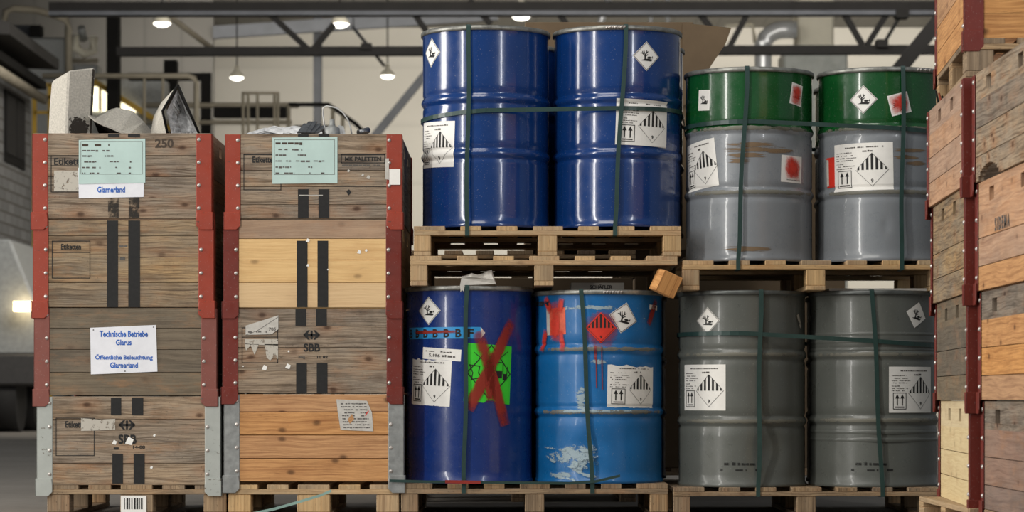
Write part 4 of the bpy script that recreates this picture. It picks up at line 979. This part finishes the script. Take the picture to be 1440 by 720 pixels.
a = Art(); stripes(a, [(417.5, 432.5), (446.5, 461.5)], 338.5, 432); bits(a, ((433, 338, 3), (433, 373, 2), (505, 354, 3), (515, 352, 2), (461, 379, 1.2)), 'paper')
crate(315, 563.5, 309, 433, (336, 366, 398), [M['crate_pale_rose'], M['crate_pale'], M['crate_pale'], M['crate_pale']], M['dark_red_steel'], 'pale new pine frame with two black stripes, second crate stack', M['crate_pale'], art=[('stencilled_marks', a, None, 0)])
a = Art(); stripes(a, [(415.5, 430.5), (444.5, 459.5)], 434.5, 458); stripes(a, [(416.5, 431.5), (445.5, 460.5)], 510.5, 553)
a.line([(340.5, 461), (390.5, 461), (390.5, 510), (340.5, 510)], 1.0, 'ink', 1, True); a.line([(340.5, 474), (390.5, 474)], .9, 'ink', 1)
sbb(a, 438.2, 471); a.text('SBB', 427, 494.5, 450, 483, 'ink', 1); a.text('20kg', 419, 505, 429, 500, 'ink_soft', 1); a.text('10 82', 446, 504, 461, 500, 'ink', 1)
a.poly([(344.5, 477), (391, 477), (391, 505), (386, 500), (382, 507), (374, 504), (367, 485), (358, 498), (352, 487), (345, 492)], 'paper_patch', 2) if False else None
for q in ([(344.5, 477), (391, 477), (391, 486), (344.5, 484)], [(372, 484), (391, 484), (391, 505), (386, 500), (380, 507), (375, 503)], [(344, 483), (354, 484), (346, 493)], [(352, 484), (364, 484), (358, 499)]): a.poly(q, 'paper_patch', 2)
bits(a, ((372, 517, 4), (405, 515, 4), (406, 494, 1.5), (342, 515, 1)), 'paper')
pl = Art(); pl.poly([(345.5, 471), (382, 470), (391.5, 463), (391.5, 443.5), (345.5, 458)], 'paper_grey', 0); pl.line([(346, 471), (362, 465), (391, 446)], .6, 'ink_soft', 1); pl.text('705', 378, 465, 388, 460.5, 'ink_soft', 1); pl.scribble(349, 376, 466, 2.2, 'ink_soft', 1)
crate(314, 564.5, 434, 553.5, (459, 489, 521), M['crate_dull'] if False else M['crate_grey'], M['dark_red_steel'], 'frame with peeling label and double arrow mark, second crate stack', M['crate_grey'], art=[('stencilled_marks', a, None, 0), ('peeling_label', pl, 'grey half peeled paper label', .003)])
lb = Art(); lb.poly([(479, 604.5), (525, 606.5), (523, 580), (516, 563.5), (473, 561.5), (475, 580)], 'paper_grey', 0)
for k in range(9): lb.scribble(479 + k * .5, 515 + k * .7, 567 + k * 4.2, 1.8, 'ink_soft', 1, k)
lb.poly([(489, 590), (495, 582), (498, 589), (492, 596)], 'crate_orange', 2); lb.line([(514, 584), (518, 578)], 1.2, 'red_print', 2)
crate(316, 567, 554.5, 678, (580, 612.5, 645.5), M['crate_orange'], M['galv'], 'orange plank frame with grey steel corners, bottom of the second stack', M['crate_orange'], art=[('paper_label', lb, 'crumpled grey shipping label', .002)])

# ---- right hand stacks, seen along their long sides (grip holes near the top)
def long_crate(cx, cy, z0, H, W, L, rz, planks, mat, bmat, label, hole_dy, mats=None, notch=None, art=None, hole=(.046, .024)):
    t = thing('crate_frame', label, 'crate', (cx, cy, z0), rz, 'crate frames in the right hand stacks')
    matl = [mat] if not isinstance(mat, list) else mat
    side_panel(L - .046, H, planks, hole_dy, matl, parent=t, x=-W / 2 + .002, mats=mats, notch=notch, hole=hole)
    side_panel(L - .046, H, planks, hole_dy, matl, parent=t, x=W / 2 - .022, mats=mats)
    for s, nm in ((-1, 'front_panel'), (1, 'back_panel')):
        mb = MB(); zt = H
        for ph in planks: mb.box(-W / 2 + .002, W / 2 - .002, s * L / 2 - (0 if s < 0 else .022), s * L / 2 + (.022 if s < 0 else 0), zt - ph + .0012, zt, 'x', len(matl) - 1, random.random()); zt -= ph
        mb.build(nm, matl, t)
    for sx in (-1, 1):
        for sy in (-1, 1): bracket(t, W, L, H, sx, sy, bmat, rivets=False, side_rivets=(sx < 0), sw=.05, rn=4)
    if art:
        A = art; o = A.to_mesh('stencilled_marks', lambda u, v, l: (-W / 2 + .0012 - .0012, u, v), t)
    return t
HP = .39; ZA0 = .130
pallet(1.65, 2.45, 9.75, 1.2, 0, .130, EUB, 'pallet under the further right hand crate stack', PW)
pallet(1.69, 2.49, 8.52, 1.2, 0, .130, EUB, 'pallet under the nearest right hand crate stack', PO)
PLK = [.1, .095, .1, .095]
A_m = [M['crate_yellow'], M['crate_dull'], M['crate_grey2'], M['crate_tan']]
A_lab = ['pale yellow frame at the bottom of the further right stack', 'greyish brown frame, third from the top of the further right stack', 'weathered frame, second from the top of the further right stack', 'pinkish tan top frame of the further right stack, below the upper pallet']
for k in range(4):
    xn = 1.660 - .0085 * k; xf = 1.735 - .016 * k; ang = math.atan2(xf - xn, 1.2)
    cx = (xn + xf) / 2 + .4 * math.cos(ang); long_crate(cx, 10.35, ZA0 + HP * k, HP - .002, .8, 1.2, -ang, PLK, A_m[k], M['dark_red_steel'], A_lab[k], .2)
B_m = [[M['crate_grey'], M['crate_ruddy']], [M['crate_grey'], M['crate_orange']], [M['crate_grey'], M['crate_tan'], M['crate_orange']], [M['crate_grey']]]
B_i = [(0, 1, 1, 1), (0, 1, 1, 1), (1, 1, 1, 2), (0, 0, 0, 0)]
B_lab = ['reddish brown frame with grey top board, bottom of the nearest right stack', 'orange frame with grey top board, second from bottom of the nearest right stack', 'weathered frame with a stencilled word and orange bottom board at right', 'grey weathered top frame of the nearest right stack with notched bottom board']
for k in range(4):
    xn = 1.690 - .0105 * k; art = None
    if k == 2:
        art = Art(); art.text('S I D E M A', 0, 0, .115, .05, 'ink_soft'); art.xf(lambda u, v: (.226 - u * 2.4, v * .92 + .195))
    long_crate(xn + .4, 9.12, ZA0 + HP * k, HP - .003, .8, 1.2, 0, [.1, .1, .1, .087], B_m[k], M['dark_red_steel'], B_lab[k], .295, mats=B_i[k], notch=(.1, .5, .05) if k == 3 else None, art=art)
ZC = ZA0 + HP * 4
pt = pallet(1.70, 2.50, 9.74, 1.2, ZC + .0, .140, EUB, 'pallet up on the further right crate stack, below the top right crate', PO); 
ang = math.atan2(.08, 1.2); pt.rotation_euler.z = -ang; pt.location.x = 1.68 + .4
a = Art(); 
c = long_crate(1.68 + .4, 10.35, ZC + .140, .39, .8, 1.2, -ang, [.1, .1, .1, .09], M['crate_orange'], M['dark_red_steel'], 'orange crate frame at the top right corner, up on its own pallet', .2)
a.poly([(-.19, .16), (-.14, .155), (-.145, .185), (-.185, .19)], 'paper', 1); o = a.to_mesh('paper_scrap', lambda u, v, l: (u, -.6 - .003, v), c)

# ================================================================ SMALL THINGS ON AND BEHIND THE STACKS
# scrap lamp housings in the left crate
def shell(name, label, sections, mat, loc, rot, cat='lamp housing', cap=(True, True), inner=None, bev=.006):
    """tapered box shell through rectangular sections (cx, cz, hx, hz, y); open ends where cap is False"""
    mb = MB(); rows = []
    for cx, cz, hx, hz, y in sections:
        q = []; rr = min(hx, hz) * .22
        for sx, sz, a0 in ((1, 1, 0), (-1, 1, 90), (-1, -1, 180), (1, -1, 270)):
            for k in range(5):
                an = R(a0 + k * 22.5); q.append((cx + sx * (hx - rr) + rr * math.cos(an), y, cz + sz * (hz - rr) + rr * math.sin(an)))
        rows.append(mb.verts(q))
    n = 20
    for a, b in zip(rows, rows[1:]):
        for i in range(n): j = (i + 1) % n; mb.face([a[i], a[j], b[j], b[i]], 0, None, .5, False)
    if cap[0]: mb.face(rows[0])
    if cap[1]: mb.face(rows[-1][::-1])
    t = thing(name, label, cat, loc); t.rotation_euler = rot
    o = mb.build('housing_shell', mat, t)
    if not (cap[0] and cap[1]):
        s = o.modifiers.new('thick', 'SOLIDIFY'); s.thickness = .006
    return t
ZT = PZ(187.5)
hz = PZ(92) - ZT + .10
t = thing('scrap_housing', 'tall white speckled slab standing in the left crate', 'lamp housing', (PX(98, 12.35), 12.35, ZT - .10))
k = 12.35 / F
def q(px, py): return ((px - 98) * k, PZ(py, 12.35) - (ZT - .10))
mb = MB()
fr_ = [(63, 215), (65, 150), (68, 114), (72, 109), (99, 101)]
pf = [q(*p) for p in ((62, 222), (65, 150), (68, 113), (73, 107), (98, 101), (97, 222))]
# narrow left face
y0, y1, y2 = -.02, -.07, .10
L = [(q(62, 222), .10), (q(65, 150), .10), (q(68, 116), .10), (q(72, 109), .09)]
mid = [q(95, 222), q(97, 150), q(99, 104), q(101, 101)]
rgt = [q(126, 222), q(129, 150), q(133, 98), q(132, 94)]
back = [q(117, 222), q(120, 150), q(124, 102), q(123, 98)]
colL = mb.verts([(p[0], .07, p[1]) for p, _ in L]); colM = mb.verts([(p[0], -.06, p[1]) for p in mid]); colR = mb.verts([(p[0], .02, p[1]) for p in rgt]); colB = mb.verts([(p[0], .16, p[1]) for p in back]); colQ = mb.verts([(p[0] + .06, .2, p[1] - .004) for p, _ in L])
cols = [colL, colM, colR, colB, colQ]
for a_, b_ in zip(cols, cols[1:] + cols[:1]):
    for i in range(3): mb.face([a_[i], b_[i], b_[i + 1], a_[i + 1]], 0)
mb.face([c_[3] for c_ in cols]); mb.face([c_[0] for c_ in cols][::-1])
mb.build('housing_shell', M['housing'], t, .008)
mb = MB(); a1 = mb.verts([(q(124, 222)[0], .0145, q(124, 222)[1]), (q(126, 222)[0], .019, q(0, 222)[1]), (q(132.6, 96)[0], .018, q(0, 96)[1]), (q(129, 96)[0], .010, q(0, 97)[1])])
mb.face(a1, 0, [(0.2, .3), (.8, .3), (.8, .8), (.2, .8)]); mb.bm.verts.ensure_lookup_table(); mb.build('dirty_edge', M['housing_dirty'], t, fix=False)
A_ = Art(); A_.poly([q(97, 222), q(126, 222), q(128, 160), q(98, 168)], 'housing_dirty', 0)
A_.to_mesh('dirt_patch', lambda u, v, l: (u, -.063 + (u - q(97, 200)[0]) / (q(127, 200)[0] - q(97, 200)[0]) * .08, v), t)
# lying housing
t = thing('scrap_housing', 'low pale housing lying open side down beside the tall white slab', 'lamp housing', (PX(168, 12.4), 12.4, ZT - .03))
k = 12.4 / F
def q2(px, py): return ((px - 168) * k, PZ(py, 12.4) - (ZT - .03))
mb = MB()
F0 = [q2(126, 170), q2(150, 180), q2(172, 196), q2(150, 196)]
ridge_f = [q2(128, 166), q2(176, 184)]
top = [q2(131, 160), q2(152, 150), q2(160, 148), q2(183, 153), q2(198, 168), q2(210, 188), q2(212, 200)]
bot = [q2(129, 165), q2(138, 172), q2(150, 178), q2(163, 183), q2(174, 188), q2(186, 192), q2(196, 200)]
va = mb.verts([(p[0], .10, p[1]) for p in top]); vb = mb.verts([(p[0], -.10, p[1]) for p in bot]); vc = mb.verts([(p[0] + .01, .28, p[1] - .02) for p in top])
for i in range(6): mb.face([va[i], va[i + 1], vb[i + 1], vb[i]]); mb.face([vc[i], vc[i + 1], va[i + 1], va[i]])
o = mb.build('housing_shell', M['housing'], t); s_ = o.modifiers.new('thick', 'SOLIDIFY'); s_.thickness = .008
mb = MB(); v = mb.verts([(p[0], yy, p[1]) for p, yy in ((q2(130, 166), -.07), (q2(150, 177), -.07), (q2(176, 188), -.07), (q2(176, 205), .1), (q2(140, 200), .12), (q2(128, 170), .1))]); mb.face(v); mb.build('opening_shade', M['dark'], t)  # near-black sheet painted as the shade inside the open housing
# pyramid shaped reflector housing
t = thing('scrap_reflector', 'open triangular lamp housing with shiny foil inside, right in the left crate', 'lamp housing', (PX(245, 12.3), 12.3, ZT - .03))
k = 12.3 / F
def q3(px, py): return ((px - 245) * k, PZ(py, 12.3) - (ZT - .03))
apex, lf, rt = q3(252, 121), q3(233, 197), q3(285, 192)
bap, blf = q3(222, 140), q3(206, 192)
mb = MB()
v = mb.verts([(apex[0], -.05, apex[1]), (q3(231, 158)[0], -.06, q3(231, 158)[1]), (q3(240, 200)[0], -.05, q3(240, 200)[1]), (bap[0], .12, bap[1]), (q3(211, 160)[0], .12, q3(211, 160)[1]), (q3(204, 200)[0], .12, q3(204, 200)[1]), (rt[0], -.02, rt[1] - .03), (rt[0] - .02, .2, rt[1] - .03)])
mb.face([v[0], v[1], v[4], v[3]]); mb.face([v[1], v[2], v[5], v[4]]); mb.face([v[0], v[3], v[7], v[6]])
o = mb.build('housing_shell', M['housing'], t); s_ = o.modifiers.new('thick', 'SOLIDIFY'); s_.thickness = .006
mb = MB(); inn = [q3(251, 128), q3(236, 158), q3(244, 196), q3(280, 190)]; cen = [q3(255, 150), q3(247, 165), q3(254, 187), q3(272, 183)]
n = 7
for i in range(4):
    (ax, az), (bx_, bz) = inn[i], inn[(i + 1) % 4]; (cx_, cz_), (dx_, dz_) = cen[i], cen[(i + 1) % 4]
    for k_ in range(n):
        f0, f1 = k_ / n, (k_ + 1) / n; w0 = .022 * (k_ % 2)
        mb.face(mb.verts([(ax + (bx_ - ax) * f0, -.045, az + (bz - az) * f0), (ax + (bx_ - ax) * f1, -.045, az + (bz - az) * f1), (cx_ + (dx_ - cx_) * f1, .05 + w0, cz_ + (dz_ - cz_) * f1), (cx_ + (dx_ - cx_) * f0, .05 + .011 * (k_ % 3) - w0, cz_ + (dz_ - cz_) * f0)]))
mb.face(mb.verts([(p[0], .055, p[1]) for p in cen])); mb.build('foil_reflector', M['foil'], t)
mb = MB(); mb.tube([(apex[0], -.052, apex[1]), (rt[0], -.03, rt[1] - .02)], .006, 6); mb.tube([(apex[0], -.052, apex[1]), (q3(231, 158)[0], -.062, q3(231, 158)[1]), (q3(240, 200)[0], -.052, q3(240, 200)[1])], .006, 6); mb.build('rim', M['iron'], t)
# wire scrap in the second crate
Z2 = PZ(188.5)
def q4(px, py, Y=12.25): return (PX(px, Y), Y, PZ(py, Y))
for i in range(9):
    x0 = 350 + i * 5 + random.uniform(-4, 4); L_ = random.uniform(40, 70); yb = 186 - (i % 4) * .9
    mb = MB(); mb.ribbon([q4(x0, yb + 4, 12.1 + i * .03), q4(x0 + L_ * .5, yb - 3 + random.uniform(-1, 1), 12.12 + i * .03), q4(x0 + L_, yb + 2, 12.1 + i * .03)], [(0, -.5, .8)] * 3, [(0, .004, .008)] * 3, .002)
    tag(mb.build('metal_strip', M['alu']), 'thin aluminium strip in the scrap pile on the second crate stack', 'scrap', 'aluminium strips in the second crate')
for i in range(5):
    mb = MB(); mb.beam(q4(421 + i * 6, 187, 12.15), q4(430 + i * 6.5, 170 + abs(i - 1.5) * 3, 12.3), .02, .006)
    tag(mb.build('bent_offcut', M['alu']), 'short thick metal slat leaning in the middle of the second crate', 'scrap', 'metal slats in the second crate')
mb = MB(); pts = [(459, 186), (456, 176), (454, 160), (454, 152), (459, 149), (466, 150), (474, 152), (482, 158), (489, 168), (493, 180), (495, 190)]
mb.tube([q4(x, y, 12.25) for x, y in pts], .0035, 6); tag(mb.build('wire_loop', M['wire']), 'pale wire loop standing up out of the second crate', 'wire')
mb = MB(); c0 = q4(467, 191, 12.2); mb.lathe([(.0005, .075), (.011, .075), (.012, .05), (.014, .045), (.034, .035), (.034, 0)], 16); o = mb.build('lamp_socket', M['galv']); o.location = c0; tag(o, 'grey conical metal cap beside the wire loop', 'scrap')
for i, x in enumerate((480, 484)):
    mb = MB(); mb.beam(q4(x, 190, 12.2), q4(x - 3, 177 + i, 12.25), .012, .008); tag(mb.build('metal_rod', M['wire']), 'small upright pale rod right of the grey cap', 'scrap', 'upright rods in the second crate')
mb = MB(); mb.tube([q4(504, 187, 12.2), q4(512, 184.5, 12.22), q4(518, 183, 12.24)], .014, 10); tag(mb.build('metal_tube', M['alu']), 'short metal tube end lying at the right of the second crate', 'scrap')
# plaster-like crumpled paper on the dark blue drum
bmm = MB(); rnd = random.Random(5)
prof = [(648, 404), (650, 390), (658, 388), (664, 387), (672, 388), (680, 387), (686, 384), (692, 382), (695, 392), (698, 402)]
rows = []
for yy, sc in ((-.12, .7), (-.09, 1), (-.03, .95), (.03, .8)):
    rows.append(bmm.verts([(PX(x, 12.2) - PX(672, 12.2), yy + rnd.uniform(-.01, .01), max(0, (PZ(y, 12.2) - (ZL + .881)) * sc + rnd.uniform(-.003, .003))) for x, y in prof]))
for a_, b_ in zip(rows, rows[1:]):
    for i in range(len(prof) - 1): bmm.face([a_[i], a_[i + 1], b_[i + 1], b_[i]])
bmm.face(rows[0]); o = bmm.build('crumpled_paper', M['paper_grey'], None, 0, (PX(672, 12.2), 12.14, ZL + .881)); tag(o, 'crumpled whitish paper lump on the rim of the dark blue drum', 'paper')
s_ = o.modifiers.new('thick', 'SOLIDIFY'); s_.thickness = .003
mb = MB(); mb.poly = None
A_ = Art(); A_.poly([(0, 0), (.02, 0), (.016, -.03), (.008, -.022), (.002, -.034)], 'paper_grey', 0); o = A_.to_mesh('paper_flap', lambda u, v, l: (PX(647, 12.0) + u, 12.002, ZL + .884 + v), None); tag(o, 'torn paper flap hanging over the rim of the dark blue drum', 'paper')
# carton squeezed above the light blue drum
t = thing('flat_carton', 'flat grey carton with printed name above the light blue drum', 'box', ((PX(803, 12.2) + PX(878, 12.2)) / 2, 12.35, ZL + .8635))
w_ = (PX(878, 12.2) - PX(803, 12.2)) / 2; mb = MB(); mb.box(-w_, w_, -.15, .15, 0, .038); mb.build('carton', M['carton'], t, .002)
A_ = Art(); A_.text('SCHÄFLER', -w_ * .3, .010, w_ * .55, .030, 'ink'); A_.to_mesh('print', lambda u, v, l: (u, -.151, v), t)
mb = MB(); mb.box(-.22, .22, -.15, .15, 0, .012); tag(mb.build('paper_stack', M['paper'], None, 0, (PX(1228, 12.3), 12.28, ZR + .877)), 'thin white sheets lying on the right plain grey drum', 'paper')
# rods sticking out above the further right stack
for i in range(4):
    mb = MB(); mb.tube([(1.70 + i * .014, 10.72, 1.66), (1.685 + i * .012, 10.74, ZC + .06 - .01 * i)], .004, 6)
    tag(mb.build('metal_rod', M['red_steel'] if i % 2 else M['iron']), 'thin rod poking out of the top frame of the further right stack', 'scrap', 'rods in the right crate')
# bulk cardboard boxes behind the drums; the hidden ones keep the gaps dark
def bulk(cx, cy, z0, W, D, H, label, flap=None):
    t = thing('bulk_carton', label, 'box', (cx, cy, z0))
    mb = MB(); mb.box(-W / 2, W / 2, -D / 2, D / 2, 0, H); mb.build('carton', M['card'], t, .004)
    if flap:
        mb = MB(); mb.hexa([(W / 2 - .01, -D / 2, H - .005), (W / 2 + flap * .3, -D / 2, H - .35), (W / 2 - .01, D / 2 * .2, H - .005), (W / 2 + flap * .3, D / 2 * .2, H - .35), (W / 2 - .01, -D / 2, H), (W / 2 + flap, -D / 2 - .02, H - .03), (W / 2 - .01, D / 2 * .2, H), (W / 2 + flap, D / 2 * .2, H - .03)], 'x'); mb.build('flap', M['card'], t)
    return t
pallet(-.55, .63, 13.75, 1.1, 0, .14, CPB, 'pallet behind the lower blue drums', PO, B3)
bulk(.04, 14.3, .14, 1.15, 1.1, 1.0, 'large brown carton behind the lower blue drums')
pallet(-.55, .63, 13.75, 1.1, 1.14, .14, CPB, 'pallet carrying the upper brown carton behind the blue drums', PO, B3)
zt = PZ(31, 13.75); x0 = PX(738, 13.75)
t = bulk((x0 + PX(975, 13.75)) / 2, 14.3, 1.28, PX(975, 13.75) - x0, 1.1, zt - 1.28, 'tall brown carton with spread flap behind the upper blue drums')
mb = MB(); W_ = PX(975, 13.75) - x0; H_ = zt - 1.28
xr = lambda px: PX(px, 13.75) - t.location.x; zr = lambda py: PZ(py, 13.75) - 1.28
mb.prism([(xr(960), zr(33)), (xr(1028), zr(40)), (xr(1020), zr(62)), (xr(995), zr(100)), (xr(985), zr(130)), (xr(960), zr(150))], -.57, -.555); mb.build('flap', M['card'], t)
pallet(.68, 1.86, 15.05, 1.1, 0, .14, CPB, 'unseen pallet added under the carton behind the lower grey drums', PO, B3)
bulk(1.27, 15.6, .14, 1.17, 1.1, 1.75, 'unseen brown carton added to darken gaps behind the grey and green drums')  # unseen carton, added so the drum gaps stay dark
